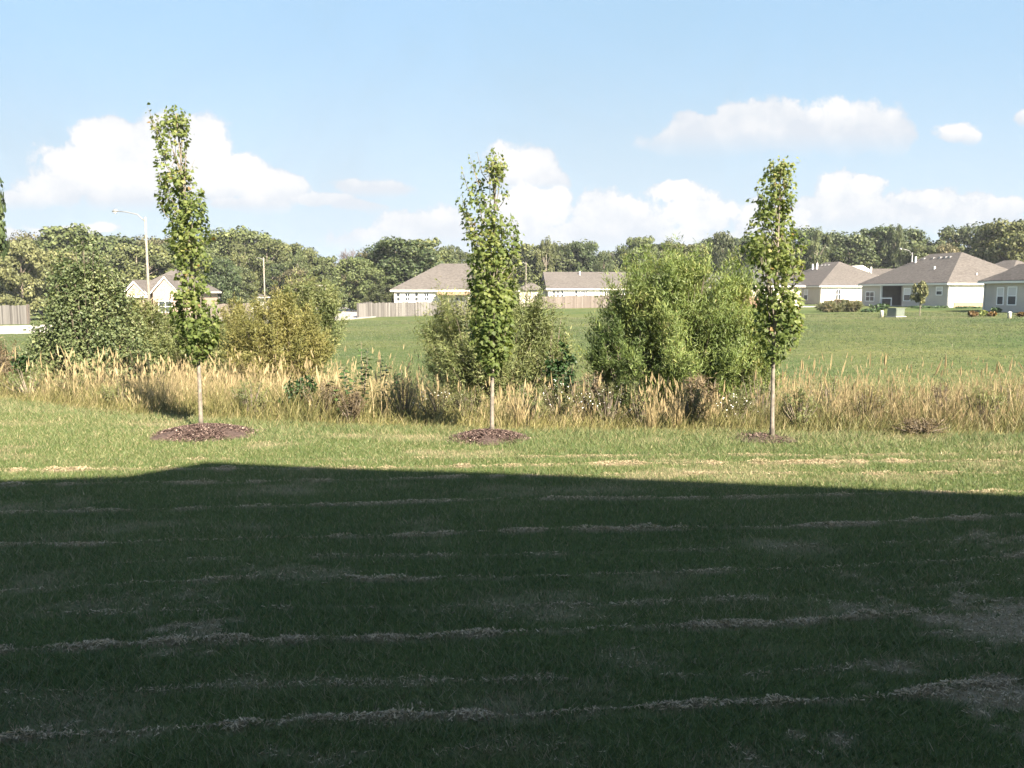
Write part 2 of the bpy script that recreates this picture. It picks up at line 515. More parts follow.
# ------------------------------------------------------------------ world, sun
SUN_EL, SUN_AZ = math.radians(36.0), math.radians(148.0)   # azimuth clockwise from +Y
EXPOSURE, SKY = 2.3, 0.056
to_sun = Vector((math.sin(SUN_AZ) * math.cos(SUN_EL), math.cos(SUN_AZ) * math.cos(SUN_EL), math.sin(SUN_EL)))
sl = bpy.data.lights.new("sun", 'SUN')
sl.energy, sl.angle, sl.color = 5.0, math.radians(.53), (1.0, .87, .70)
so = bpy.data.objects.new("sun", sl)
LINK(so)
so.rotation_euler = (-to_sun).to_track_quat('-Z', 'Y').to_euler()
so.location = (20, -30, 40)


def build_world():
    w = bpy.data.worlds.new("World")
    scene.world = w
    w.use_nodes = True
    nt = w.node_tree
    L = nt.links.new
    bg = nt.nodes['Background']
    bg.inputs[1].default_value = SKY
    sky = N(nt, 'ShaderNodeTexSky', sky_type='NISHITA', sun_disc=False)
    sky.sun_elevation, sky.sun_rotation = SUN_EL, SUN_AZ
    sky.air_density, sky.dust_density, sky.ozone_density = 1.0, 1.0, 1.6
    tc = N(nt, 'ShaderNodeTexCoord'); sp = N(nt, 'ShaderNodeSeparateXYZ')
    L(tc.outputs['Generated'], sp.inputs[0])

    def math_(op, a, b=None, clamp=False):
        n = N(nt, 'ShaderNodeMath', operation=op, use_clamp=clamp)
        for i, x in enumerate((a, b)):
            if x is None:
                continue
            if isinstance(x, (int, float)):
                n.inputs[i].default_value = x
            else:
                L(x, n.inputs[i])
        return n.outputs[0]

    def smooth(x, a, b):
        n = N(nt, 'ShaderNodeMapRange', interpolation_type='SMOOTHSTEP')
        n.inputs[1].default_value, n.inputs[2].default_value = a, b
        L(x, n.inputs[0])
        return n.outputs[0]
    yy = math_('MAXIMUM', sp.outputs[1], .02)
    cb = N(nt, 'ShaderNodeCombineXYZ')
    L(math_('DIVIDE', sp.outputs[0], yy), cb.inputs[0]); L(math_('DIVIDE', sp.outputs[2], yy), cb.inputs[1])
    uv = cb.outputs[0]
    sp2 = N(nt, 'ShaderNodeSeparateXYZ'); L(uv, sp2.inputs[0])

    def noise(scale, detail, rough, off=(0, 0, 0), dist=0.0):
        a = N(nt, 'ShaderNodeVectorMath', operation='ADD'); a.inputs[1].default_value = off; L(uv, a.inputs[0])
        n = N(nt, 'ShaderNodeTexNoise'); n.inputs['Scale'].default_value = scale
        n.inputs['Detail'].default_value = detail; n.inputs['Roughness'].default_value = rough
        n.inputs['Distortion'].default_value = dist
        L(a.outputs[0], n.inputs['Vector'])
        return n
    # cumulus: each puff is an ellipse of sky, (photo px, py, rx, ry); the bank of a cloud has a flat base line
    CL = [  # (base py, softness of the base, [puffs]); a third number above 1 breaks the bank up
        (212, 14, [(112, 148, 40, 32), (84, 174, 46, 30), (155, 143, 38, 30), (200, 152, 30, 34), (225, 180, 48, 24), (272, 190, 34, 16), (55, 190, 40, 20), (150, 185, 100, 30), (15, 204, 44, 12), (300, 186, 10, 8)]),
        (252, 20, [(415, 228, 40, 24), (372, 240, 34, 14), (448, 232, 40, 26)], 1.3),
        (199, 10, [(378, 188, 44, 13), (352, 186, 18, 9)]),
        (192, 10, [(518, 174, 40, 26), (545, 184, 20, 12)]),
        (262, 26, [(508, 224, 44, 30), (548, 210, 20, 18), (604, 216, 30, 22), (640, 226, 48, 26), (700, 216, 40, 22), (560, 244, 110, 16), (660, 240, 110, 18), (768, 222, 40, 26)], 1.35),
        (156, 26, [(776, 124, 56, 26), (715, 134, 52, 20), (690, 142, 44, 14), (850, 128, 58, 28), (815, 132, 80, 28), (893, 136, 24, 22), (742, 120, 28, 18), (700, 126, 26, 14)]),
        (146, 8, [(955, 132, 20, 12), (968, 138, 12, 8)]),
        (128, 8, [(1028, 118, 12, 10)]),
        (240, 26, [(845, 202, 36, 28), (818, 212, 36, 18), (905, 208, 34, 20), (960, 208, 42, 22), (880, 222, 80, 20), (990, 224, 36, 12)], 1.4),
        (262, 20, [(60, 232, 50, 6), (20, 240, 40, 8)]),
        (214, 12, [(330, 200, 26, 7), (238, 206, 40, 9), (360, 206, 30, 6)], 1.5),
        (236, 16, [(930, 196, 46, 12), (1000, 206, 30, 12), (866, 186, 20, 10), (680, 196, 40, 10)], 1.6),
    ]
    n1 = noise(10.0, 8, .60, (3.1, 7.7, 0)); n2 = noise(30, 5, .62, (1.1, 2.7, 0))
    wob = math_('ADD', math_('MULTIPLY', math_('SUBTRACT', n1.outputs[0], .5), 2.1), math_('MULTIPLY', math_('SUBTRACT', n2.outputs[0], .5), 1.0))
    # shared domain warp
    wv = N(nt, 'ShaderNodeVectorMath', operation='SUBTRACT'); wv.inputs[1].default_value = (.5, .5, .5)
    L(noise(12, 3, .5, (9, 4, 0)).outputs['Color'], wv.inputs[0])
    ws = N(nt, 'ShaderNodeVectorMath', operation='MULTIPLY'); ws.inputs[1].default_value = (.035, .03, 0); L(wv.outputs[0], ws.inputs[0])
    wu = N(nt, 'ShaderNodeVectorMath', operation='ADD'); L(uv, wu.inputs[0]); L(ws.outputs[0], wu.inputs[1])
    mask = None
    shade = None
    for base, soft, puffs, *brk in CL:
        f = None
        for px, py, rx, ry in puffs:
            u, v = ray(px, py)
            s = N(nt, 'ShaderNodeVectorMath', operation='SUBTRACT'); s.inputs[1].default_value = (u, v, 0); L(wu.outputs[0], s.inputs[0])
            q = N(nt, 'ShaderNodeVectorMath', operation='MULTIPLY'); q.inputs[1].default_value = (FPX / rx, FPX / ry, 0); L(s.outputs[0], q.inputs[0])
            ln = N(nt, 'ShaderNodeVectorMath', operation='LENGTH'); L(q.outputs[0], ln.inputs[0])
            g = math_('SUBTRACT', 1.15, ln.outputs['Value'])
            f = g if f is None else math_('MAXIMUM', f, g)
        vb = ray(512, base)[1]
        hb = math_('MULTIPLY', math_('SUBTRACT', sp2.outputs[1], vb), FPX / soft)     # height over the base line, in softnesses
        d = math_('ADD', f, math_('MULTIPLY', wob, brk[0]) if brk else wob)
        mk = math_('MULTIPLY', smooth(d, .02, .32), smooth(hb, -.3, 1.0))
        sh = math_('MULTIPLY', smooth(hb, .3, 2.6), smooth(d, -.1, .5))               # bases are greyer
        mask = mk if mask is None else math_('MAXIMUM', mask, mk)
        sh = math_('MULTIPLY', sh, mk)
        shade = sh if shade is None else math_('MAXIMUM', shade, sh)
    # haze near the horizon and thin high veil
    veil = math_('MULTIPLY', smooth(noise(3.0, 5, .6, (5, 1, 0), .6).outputs[0], .40, .75), .12)
    low = math_('MULTIPLY', math_('SUBTRACT', 1.0, smooth(sp2.outputs[1], -.02, 1.3)), .99)
    front = smooth(sp.outputs[1], .02, .2)
    K = 1.0 / (SKY * 2 ** EXPOSURE)
    def mix(f, a, b):
        mx = N(nt, 'ShaderNodeMix', data_type='RGBA')
        L(f, mx.inputs[0])
        for s, x in ((6, a), (7, b)):
            if isinstance(x, tuple):
                mx.inputs[s].default_value = (*x, 1)
            else:
                L(x, mx.inputs[s])
        return mx.outputs[2]
    hz = mix(smooth(sp2.outputs[1], .04, .34), tuple(K * x for x in (.715, .85, .955)), tuple(K * x for x in (.46, .69, .91)))
    tint = mix(math_('MULTIPLY', front, math_('ADD', veil, low, True)), sky.outputs[0], hz)
    mask = math_('MULTIPLY', mask, front)
    n3 = noise(10.0, 8, .60, (3.1 - .012, 7.7 - .020, 0))
    tex = math_('MULTIPLY', math_('SUBTRACT', n1.outputs[0], n3.outputs[0]), 3.2)
    lit = math_('ADD', math_('MULTIPLY', shade, .92), tex, True)
    cc = mix(lit, tuple(K * x for x in (.78, .83, .90)), tuple(K * x for x in (1.04, 1.03, 1.02)))
    L(mix(math_('MULTIPLY', mask, .96), tint, cc), bg.inputs[0])
    w.cycles.sampling_method = 'MANUAL'
    w.cycles.sample_map_resolution = 512


build_world()
scene.view_settings.view_transform = 'Standard'
scene.view_settings.look = 'None'
scene.view_settings.exposure = EXPOSURE
scene.view_settings.gamma = 1.0
scene.view_settings.use_curve_mapping = False
scene.render.engine = 'CYCLES'
scene.cycles.max_bounces = 5
scene.cycles.diffuse_bounces = 3
scene.cycles.glossy_bounces = 2
scene.cycles.transmission_bounces = 3
scene.cycles.transparent_max_bounces = 4
scene.cycles.caustics_reflective = False
scene.cycles.caustics_refractive = False
scene.cycles.use_light_tree = False
scene.cycles.use_denoising = True
scene.cycles.denoiser = 'OPENIMAGEDENOISE'
scene.cycles.denoising_input_passes = 'RGB_ALBEDO_NORMAL'
scene.cycles.denoising_prefilter = 'ACCURATE'
scene.cycles.sample_clamp_indirect = 4.0


# ------------------------------------------------------------------ ground
def build_ground():
    xs = np.concatenate([-np.geomspace(900, 14, 46), np.arange(-13.9, 13.95, .075), np.geomspace(14, 900, 46)])
    ys = np.concatenate([[-200, -120, -60, -30, -15, -8, -4, -1, 1.5, 2.2], np.arange(2.6, 14, .055), np.arange(14, 24, .25), np.arange(24, 60, 1.2), np.geomspace(60, 1500, 40)])
    X, Y = np.meshgrid(xs, ys)
    x, y = X.ravel(), Y.ravel()
    z = ground_z(x, y)
    near = (y < 14.5) & (np.abs(x) < 14.5) & (y > 1)
    dry = np.zeros_like(x)
    dry[near] = dry_amount(x[near], y[near])
    t = y - border(x)
    sw = sstep(-.1, 1.2, t) * (1 - sstep(7.5, 12, t + 1.5 * (vnoise(x * .5, y * .5, seed=4) - .5)))
    fld = sstep(3, 8, t)
    nx, ny = len(xs), len(ys)
    i = np.arange(nx * ny).reshape(ny, nx)
    F = np.stack([i[:-1, :-1], i[:-1, 1:], i[1:, 1:], i[1:, :-1]], -1).reshape(-1, 4)
    o = mesh_np("ground", np.stack([x, y, z], 1), F, ground_mat(), None, {"dry": dry, "field": fld, "swale": sw}, smooth=True)
    tag(o, kind="structure")


build_ground()


def blades(x, y, h, w, lean, z=None):
    """flat single-triangle blades"""
    n = len(x)
    z = ground_z(x, y) if z is None else z
    a = rng.uniform(0, 2 * PI, n); b = rng.uniform(0, 2 * PI, n)
    dx, dy = np.cos(a) * w / 2, np.sin(a) * w / 2
    ln = lean * h
    V = np.empty((n, 3, 3))
    V[:, 0] = np.stack([x - dx, y - dy, z - .004], 1)
    V[:, 1] = np.stack([x + dx, y + dy, z - .004], 1)
    V[:, 2] = np.stack([x + np.cos(b) * ln, y + np.sin(b) * ln, z + h], 1)
    return V.reshape(-1, 3), np.arange(3 * n).reshape(n, 3)


def sample_lawn(n, y0, y1, p, margin=.8):
    """points in the visible wedge, density falling as y**-p"""
    g = np.linspace(y0, y1, 400)
    pdf = (1.25 * g + 2 * margin) * g ** -p
    cdf = np.cumsum(pdf); cdf /= cdf[-1]
    y = np.interp(rng.random(n), cdf, g)
    x = rng.uniform(-1, 1, n) * (.625 * y + margin)
    return x, y


def build_lawn():
    x, y = sample_lawn(860000, 2.2, 16, 1.1, 3.2)
    k = y < border(x) + .35 * vnoise(x * 3, y * 0, seed=2)
    x, y = x[k], y[k]
    dry = dry_amount(x, y)
    n = len(x)
    keep = rng.random(n) > .45 * dry
    x, y, dry = x[keep], y[keep], dry[keep]
    n = len(x)
    tall = fbm(x * 2.2, y * 2.2, seed=21, octv=3)
    edge = sstep(-1.6, 0, y - border(x))
    h = rng.uniform(.018, .042, n) * (.6 + .8 * tall) * (1 - .45 * dry) * (1 + .9 * edge)
    w = rng.uniform(.0026, .0048, n) * (1 + .07 * y)
    V, F = blades(x, y, h, w, rng.uniform(.2, 1.5, n))
    rnd = np.clip(rng.normal(.42, .22, n) + .5 * (fbm(x * .9, y * .9, seed=31, octv=3) - .5) + .12 * sstep(6.0, 10, y), 0, 1)  # blades lighten toward the far strip: sunlight put into their colour
    d = np.where(rng.random(n) < dry * .95, np.clip(rng.normal(.85, .15, n), 0, 1), np.clip(rng.normal(.10, .12, n), 0, 1))
    d = np.where(rng.random(n) < .05, .8, d)
    o = mesh_np("lawn_grass", V, F, M['lawn'], None, {"rnd": np.repeat(rnd, 3), "dry": np.repeat(d, 3)})
    tag(o, "short mown green lawn grass with dry straw coloured stripes", "grass", kind="stuff")
    # clippings left along the mower lines, lying in little heaps
    x, y = sample_lawn(2200000, 2.2, 12, 1.0, 3.2)
    c = clip_amount(x, y)
    k = (rng.random(len(x)) < np.clip((c - .10) * 1.0, 0, .75)) | (rng.random(len(x)) < .16 * patch_amount(x, y))
    x, y, c = x[k], y[k], c[k]
    n = len(x)
    z = ground_z(x, y) + c * (.004 + .045 * vnoise(x * 9, y * 9, seed=77) ** 1.5 * rng.random(n) ** .6)
    a = rng.uniform(0, 2 * PI, n)
    A = np.stack([np.cos(a), np.sin(a), rng.normal(0, .18, n)], 1)
    Nn = np.stack([rng.normal(0, .5, n), rng.normal(0, .5, n), np.ones(n)], 1)
    X, Yv, Z = frames(Nn, A)
    V, F = stamp([(-.12, -.5, 0), (.12, -.5, 0), (0, .5, .05)], [(0, 1, 2)], np.stack([x, y, z + .006], 1), X, Yv, Z, rng.uniform(.014, .034, n))
    o = mesh_np("grass_clippings", V, F, M['straw'], None, {"rnd": np.repeat(rng.random(n), 3)})
    tag(o, "pale dead grass clippings left in rows across the lawn", "grass clippings", kind="stuff")
    # rough cut grass on the field beyond the swale
    x, y = sample_lawn(330000, 17, 75, .9, 6)
    t = y - border(x)
    k = (t > 7 + 3 * vnoise(x * .4, y * .4, seed=6))
    x, y = x[k], y[k]; n = len(x)
    h = rng.uniform(.022, .055, n) * (.7 + .6 * vnoise(x * .8, y * .8, seed=9))
    V, F = blades(x, y, h, rng.uniform(.010, .024, n) * (.6 + y / 40), rng.uniform(.1, .8, n))
    rnd = np.clip(rng.normal(.48, .13, n) + 1.2 * (fbm(x * .10, y * .22, seed=33, octv=5) - .5) + .5 * (fbm(x * .035, y * .55, seed=35, octv=2) - .5) + .22 * sstep(45, 75, y), 0, 1)
    d = np.where(rng.random(n) < .05, .7, .05)
    M['field'] = grass_mat("field_grass", [(0, (.042, .066, .030)), (.5, (.068, .090, .042)), (1, (.12, .126, .068))], (.15, .13, .08), (.22, .19, .12))
    o = mesh_np("field_grass", V, F, M['field'], None, {"rnd": np.repeat(rnd, 3), "dry": np.repeat(d, 3)})
    tag(o, "green field grass between the tall meadow and the houses", "grass", kind="stuff")


build_lawn()


def strips(base, H, lean, W, nseg=3, bow=.5):
    """tapering bent blades: base (n,3), lean (n,2) tip offset"""
    n = len(base)
    a = rng.uniform(0, PI, n)
    side = np.stack([np.cos(a), np.sin(a), np.zeros(n)], 1)
    rows = []
    for k in range(nseg + 1):
        t = k / nseg
        c = base + np.stack([lean[:, 0] * t ** (1 + bow), lean[:, 1] * t ** (1 + bow), H * t * (1 - .12 * t)], 1)
        wd = (W * (1 - .85 * t))[:, None]
        rows += [c - side * wd / 2, c + side * wd / 2]
    V = np.stack(rows, 1)
    tip = (rows[-1] + rows[-2]) / 2
    k2 = 2 * (nseg + 1)
    F = np.array([(2 * k, 2 * k + 1, 2 * k + 3, 2 * k + 2) for k in range(nseg)])
    F = (F[None] + (np.arange(n) * k2)[:, None, None]).reshape(-1, 4)
    return V.reshape(-1, 3), F, k2, tip


HEAD_V = [(0, 0, 0), (.5, .35, 0), (.28, .75, 0), (0, 1, 0), (-.28, .75, 0), (-.5, .35, 0), (0, .35, .5), (0, .75, .28), (0, .35, -.5), (0, .75, -.28)]


def seed_heads(tips, L, W):
    n = len(tips)
    A = np.stack([rng.normal(0, .25, n), rng.normal(0, .25, n), np.ones(n)], 1)
    X, Yv, Z = frames(rand_unit(n) * (1, 1, .05), A)
    r = W / L
    TV = np.array(HEAD_V)
    V = tips[:, None] + L[:, None, None] * (TV[None, :, 1, None] * Yv[:, None] + r[:, None, None] * (TV[None, :, 0, None] * X[:, None] + TV[None, :, 2, None] * Z[:, None]))
    F = np.array([(0, 1, 2, 3), (0, 3, 4, 5), (0, 6, 7, 3), (0, 3, 9, 8)])
    F = (F[None] + (np.arange(n) * 10)[:, None, None]).reshape(-1, 4)
    return V.reshape(-1, 3), F


def join(parts):
    """parts: list of (V, F, {attr})"""
    Vs, Fs, at_ = [], [], {}
    o = 0
    for V, F, A in parts:
        Vs.append(V); Fs.append(F + o); o += len(V)
        for k, v in A.items():
            at_.setdefault(k, []).append(v)
    return np.concatenate(Vs), np.concatenate(Fs), {k: np.concatenate(v) for k, v in at_.items()}


def build_meadow():
    n = 185000
    t = rng.beta(1.0, 1.25, n) * 8.5 - .15
    x = rng.uniform(-1, 1, n) * 15 + rng.uniform(-1, 1, n) * 3
    x = np.where(rng.random(n) < .30, rng.uniform(-20, 20, n), x)
    y = border(x) + t + .5 * (vnoise(x * 1.3, x * 0, seed=50) - .5)
    k = np.abs(x) < .64 * y + 4.0
    x, y, t = x[k], y[k], t[k]
    den = fbm(x * .8, y * .8, seed=51, octv=3)
    k = rng.random(len(x)) < .35 + 1.1 * den
    x, y, t, den = x[k], y[k], t[k], den[k]
    n = len(x)
    big = fbm(x * .45 + 3, y * .45, seed=52, octv=3)
    front = sstep(-.2, 1.7, t)
    # low weedy edge at the front, full height behind; shorter at the far edge
    hh = (.10 + .62 * front) * (.65 + .7 * big) * (1 - .15 * sstep(6, 8, t))
    hh = hh * np.interp(x, [-14, -8, -5, -2.5, -1.2, 0, 1, 3, 4.2, 6, 14], [.92, .90, 1.0, 1.05, .90, .74, .68, .74, .98, 1.02, 1.05]) * (.62 + .78 * fbm(x * 1.5, y * 1.5, seed=57, octv=3))
    H = hh * rng.uniform(.45, 1.15, n)
    # colours: straw stems over green-yellow bases, greener in drifts
    green = np.clip(np.interp(x, [-9, -4, -1.5, .5, 3, 4.5, 8], [.76, .68, .76, .92, .92, .82, .80]) + 2.2 * (fbm(x * .55, y * .7, seed=53, octv=4) - .5) + .35 * (1 - front), 0, 1)
    is_straw = rng.random(n) > green * .85 + .10
    H = np.where(is_straw, H * rng.choice([.8, 1.0, 1.25, 1.4], n), H * .80)
    W = np.where(is_straw, rng.uniform(.005, .010, n), rng.uniform(.008, .018, n))
    lean = rng.normal(0, .38, (n, 2)) * H[:, None] + np.array([.03, 0])
    base = np.stack([x, y, ground_z(x, y) - .01], 1)
    V, F, k2, tip = strips(base, H, lean, W)
    rnd = np.clip(rng.normal(.5, .25, n) + .5 * (big - .5), 0, 1)
    dry = np.where(is_straw, rng.uniform(.75, 1, n), rng.uniform(0, .4, n))
    parts = [(V, F, {"rnd": np.repeat(rnd, k2), "dry": np.repeat(dry, k2)})]
    hd = is_straw & (rng.random(n) < .22) & (front > .3)
    m = hd.sum()
    V2, F2 = seed_heads(tip[hd] - [0, 0, .03], rng.uniform(.06, .15, m), rng.uniform(.010, .026, m))
    parts.append((V2, F2, {"rnd": np.repeat(np.clip(rnd[hd] + .2, 0, 1), 10), "dry": np.repeat(rng.uniform(.85, 1, m), 10)}))
    V, F, A = join(parts)
    o = mesh_np("meadow_grass", V, F, M['meadow'], None, A)
    tag(o, "tall straw coloured meadow grass with seed heads filling the swale", "tall grass", kind="stuff")
    # tall single stems and weeds that stand above the rest
    n = 900
    x = rng.uniform(-13, 13, n); tt = rng.uniform(1.0, 6.5, n); y = border(x) + tt
    k = rng.random(n) < .25 + .9 * (vnoise(x * 1.2, y * 1.2, seed=56) > .5)
    x, y = x[k], y[k]; n = len(x)
    H = rng.uniform(.6, 1.2, n) * (.72 + .28 * (np.abs(x - 1.3) > 2.4))
    V, F, k2, tip = strips(np.stack([x, y, ground_z(x, y)], 1), H, rng.normal(0, .14, (n, 2)), rng.uniform(.008, .014, n))
    r = rng.uniform(.5, 1, n)
    V2, F2 = seed_heads(tip - [0, 0, .1], rng.uniform(.14, .28, n), rng.uniform(.02, .04, n))
    V, F, A = join([(V, F, {"rnd": np.repeat(r, k2), "dry": np.ones(n * k2)}), (V2, F2, {"rnd": np.repeat(r, 10), "dry": np.full(n * 10, .95)})])
    o = mesh_np("straw_stems", V, F, M['meadow'], None, A)
    tag(o, "scattered taller tan stems rising above the meadow grass", "tall grass", kind="stuff")


build_meadow()


def grass_clump(px, py_base, Y, H, W, label, n=75, spread=1.0):
    p = at(px, py_base, Y)
    x0, y0 = p[0], Y
    e = empty("dry_grass_clump", (x0, y0, gz(x0, y0)), 0, label, "grass clump", "upright clumps of dry reed grass")
    a = rng.uniform(0, 2 * PI, n); r = W * np.sqrt(rng.random(n)) * .5
    base = np.stack([np.cos(a) * r, np.sin(a) * r, np.full(n, -.02)], 1)
    h = H * rng.uniform(.4, 1.05, n)
    V, F, k2, tip = strips(base, h, base[:, :2] * spread + rng.normal(0, .09, (n, 2)), rng.uniform(.006, .013, n))
    rr = rng.uniform(.3, 1, n)
    mesh_np("leaves", V, F, M['meadow'], e, {"rnd": np.repeat(rr, k2), "dry": np.repeat(rng.uniform(.7, 1, n), k2)})
    s = rng.random(n) < .5
    m = s.sum()
    V2, F2 = seed_heads(tip[s] - [0, 0, .05], rng.uniform(.08, .16, m), rng.uniform(.015, .025, m))
    mesh_np("seed_heads", V2, F2, M['meadow'], e, {"rnd": np.repeat(rng.uniform(.6, 1, m), 10), "dry": np.ones(m * 10)})["kind"] = "stuff"


grass_clump(652, 436, 10.9, .78, .13, "tall dry tan grass clump in front of the big willow's left half")
grass_clump(677, 436, 11.0, .72, .12, "dry tan grass clump just right of the tallest clump before the big willow")
grass_clump(519, 434, 11.0, .62, .10, "small dry tan grass clump right of the middle young tree's mulch")
grass_clump(708, 434, 11.3, .55, .12, "short dry grass clump between the big willow and the right young tree")


# ------------------------------------------------------------------ three young columnar maples
def maple(name, Y, base_px, base_py, lean_top, prof, sparse, nleaf, label, low_px, seed):
    """prof: (py, left px, right px, density) of the crown; lean_top: px of the trunk at the top"""
    global rng
    rng = np.random.default_rng(seed)
    b = at(base_px, base_py, Y)
    z0 = gz(b[0], Y) + .03
    e = empty(name, (b[0], Y, z0), 0, label, "young tree", "staked row of young columnar maples")
    prof = np.array(prof, float)
    zz = np.array([at(512, p, Y)[2] for p in prof[:, 0]]) - z0
    xl = np.array([at(p[1], p[0], Y)[0] for p in prof]) - b[0]
    xr = np.array([at(p[2], p[0], Y)[0] for p in prof]) - b[0]
    dn = prof[:, 3]
    o = np.argsort(zz)
    zz, xl, xr, dn = zz[o], xl[o], xr[o], dn[o]
    ztop = zz[-1]
    xtop = at(lean_top, prof[:, 0].min(), Y)[0] - b[0]
    # trunk and upright limbs
    def axis(z):
        t = np.clip(z / ztop, 0, 1)
        return np.stack([xtop * t ** 1.6, .04 * np.sin(t * 5), z], -1)
    tz = np.linspace(-.06, ztop * .96, 16)
    MB().tube([axis(np.array(z)) + [0, 0, 0] for z in tz], [.0255 * (1 - .86 * max(z, 0) / ztop) + .001 + (.012 if z < .05 else 0) for z in tz], 9).build("trunk", M['maple_bark'], e, True)
    tips = []
    for k in range(30):
        z1 = zz[0] - .02 + (ztop - zz[0]) * (k + .3) / 33
        z2 = min(z1 + rng.uniform(.45, .9), ztop * .95)
        c0 = axis(np.array(z1))
        s = rng.uniform(-1, 1)
        lo, hi = np.interp(z2, zz, xl), np.interp(z2, zz, xr)
        ex = (lo + hi) / 2 + s * (hi - lo) * .46
        ey = math.sqrt(max(0, 1 - s * s)) * (hi - lo) * .42 * rng.choice([-1, 1])
        mid = np.array([c0[0] + (ex - c0[0]) * .62, c0[1] + (ey - c0[1]) * .62, z1 + (z2 - z1) * .45])
        tips.append((mid, np.array([ex, ey, z2])))
        MB().tube([c0, mid, (ex, ey, z2)], [.011 * (1 - z1 / ztop) + .005, .007 * (1 - z1 / ztop) + .003, .002], 5, False).build("branch", M['maple_bark'], e, True)
    # leaves
    pts = np.empty((0, 3))
    zs = np.linspace(zz[0], ztop, 400)
    wgt = np.interp(zs, zz, xr - xl) ** 1.25 * np.interp(zs, zz, dn)
    cdf = np.cumsum(wgt); cdf /= cdf[-1]
    while len(pts) < nleaf:
        m = 6000
        z = np.interp(rng.random(m), cdf, zs)
        a = rng.uniform(0, 2 * PI, m); r = rng.random(m) ** .5
        lo, hi = np.interp(z, zz, xl), np.interp(z, zz, xr)
        hw = (hi - lo) / 2
        x = (lo + hi) / 2 + np.cos(a) * r * hw
        y = np.sin(a) * r * np.maximum(hw * .95, .1)
        q = vnoise(x * 7.5, y * 7.5, z * 5.5, seed=seed) * .65 + vnoise(x * 17, y * 17, z * 14, seed=seed + 1) * .35
        dens = np.interp(z, zz, dn)
        k = q > .615 - .13 * np.minimum(dens, 1.2)
        pts = np.concatenate([pts, np.stack([x, y, z], 1)[k]])
    pts = pts[:nleaf]
    for p0, p1 in tips:          # leaves along every limb
        t = rng.random(26)[:, None] ** .7
        pts = np.concatenate([pts, p0 + (p1 - p0) * t * 1.03 + rng.normal(0, .035, (26, 3))])
    for k in range(26):          # sprigs that stick out of the column
        z = zz[0] + (ztop - zz[0]) * rng.uniform(.12, .90)
        s = rng.choice([-1, 1]) * rng.uniform(.55, 1.0)
        lo, hi = np.interp(z, zz, xl), np.interp(z, zz, xr)
        a = np.array([(lo + hi) / 2 + s * (hi - lo) * .42, rng.normal(0, .08), z])
        b = a + np.array([s * rng.uniform(.04, .11), rng.normal(0, .05), rng.uniform(.10, .24)])
        MB().tube([a - [s * .06, 0, .08], a, b], [.005, .004, .0015], 4, False).build("branch", M['maple_bark'], e, True)
        t = rng.random(11)[:, None]
        pts = np.concatenate([pts, a + (b - a) * (t * 1.02) + rng.normal(0, .022, (11, 3))])
    n = len(pts)
    cx = (np.interp(pts[:, 2], zz, xl) + np.interp(pts[:, 2], zz, xr)) / 2
    rad = unit(np.stack([pts[:, 0] - cx, pts[:, 1], np.zeros(n)], 1))
    Nn = .75 * rad + [0, 0, .55] + .75 * rand_unit(n)
    A = .6 * rad + [0, 0, -.55] + .5 * rand_unit(n)
    X, Yv, Z = frames(Nn, A)
    V, F = stamp(MAPLE_V, MAPLE_F, pts, X, Yv, Z, rng.uniform(.032, .064, n) * np.interp(pts[:, 2] / ztop, [0, .6, 1], [1.1, 1, .75]))
    rnd = np.clip(rng.normal(.42, .2, n) + .25 * sstep(.55, 1, pts[:, 2] / ztop) * rng.random(n) + .55 * (vnoise(pts[:, 0] * 4, pts[:, 1] * 4, pts[:, 2] * 3, seed=5) - .5), 0, .97)
    rnd = np.where(rng.random(n) < .010, 1.0, rnd)
    mesh_np("crown", V, F, M['maple'], e, {"rnd": np.repeat(rnd, len(MAPLE_V))})


maple("columnar_maple", 10.5, 201, 427, 176, [
    (100, 168, 178, .5), (108, 166, 184, .8), (118, 165, 187, 1), (128, 154, 187, .8), (138, 153, 186, .75), (150, 152, 184, .7), (160, 154, 183, .9), (172, 158, 188, 1),
    (182, 160, 198, 1), (192, 161, 204, 1.1), (205, 159, 206, 1.1), (220, 165, 207, 1.1), (235, 167, 212, 1.1), (250, 170, 209, 1), (262, 172, 212, .75), (274, 178, 210, .25), (283, 181, 208, .25),
    (291, 172, 214, 1), (302, 171, 217, 1.2), (318, 172, 218, 1.25), (335, 176, 218, 1.25), (347, 182, 214, 1.2), (356, 189, 206, .8), (362, 192, 202, .5)],
    None, 3300, "tallest young columnar maple, leaning, with forked top, at the far-left mulch ring", 362, 101)
maple("columnar_maple.001", 10.05, 492, 434, 496, [
    (148, 490, 502, .6), (158, 486, 504, .7), (172, 480, 506, .75), (183, 459, 507, .45), (195, 456, 507, .6), (206, 458, 507, .7), (216, 461, 506, .9), (228, 464, 517, 1), (240, 465, 521, 1.05),
    (255, 467, 521, 1.1), (270, 465, 519, 1.15), (285, 467, 517, 1.2), (300, 470, 515, 1.2), (315, 468, 515, 1.2), (330, 469, 513, 1.2), (345, 471, 512, 1.2), (358, 477, 509, 1.1), (368, 483, 503, .8), (374, 488, 497, .4)],
    None, 2800, "middle young columnar maple with a bare grey trunk, in front of the sparse willow", 374, 202)
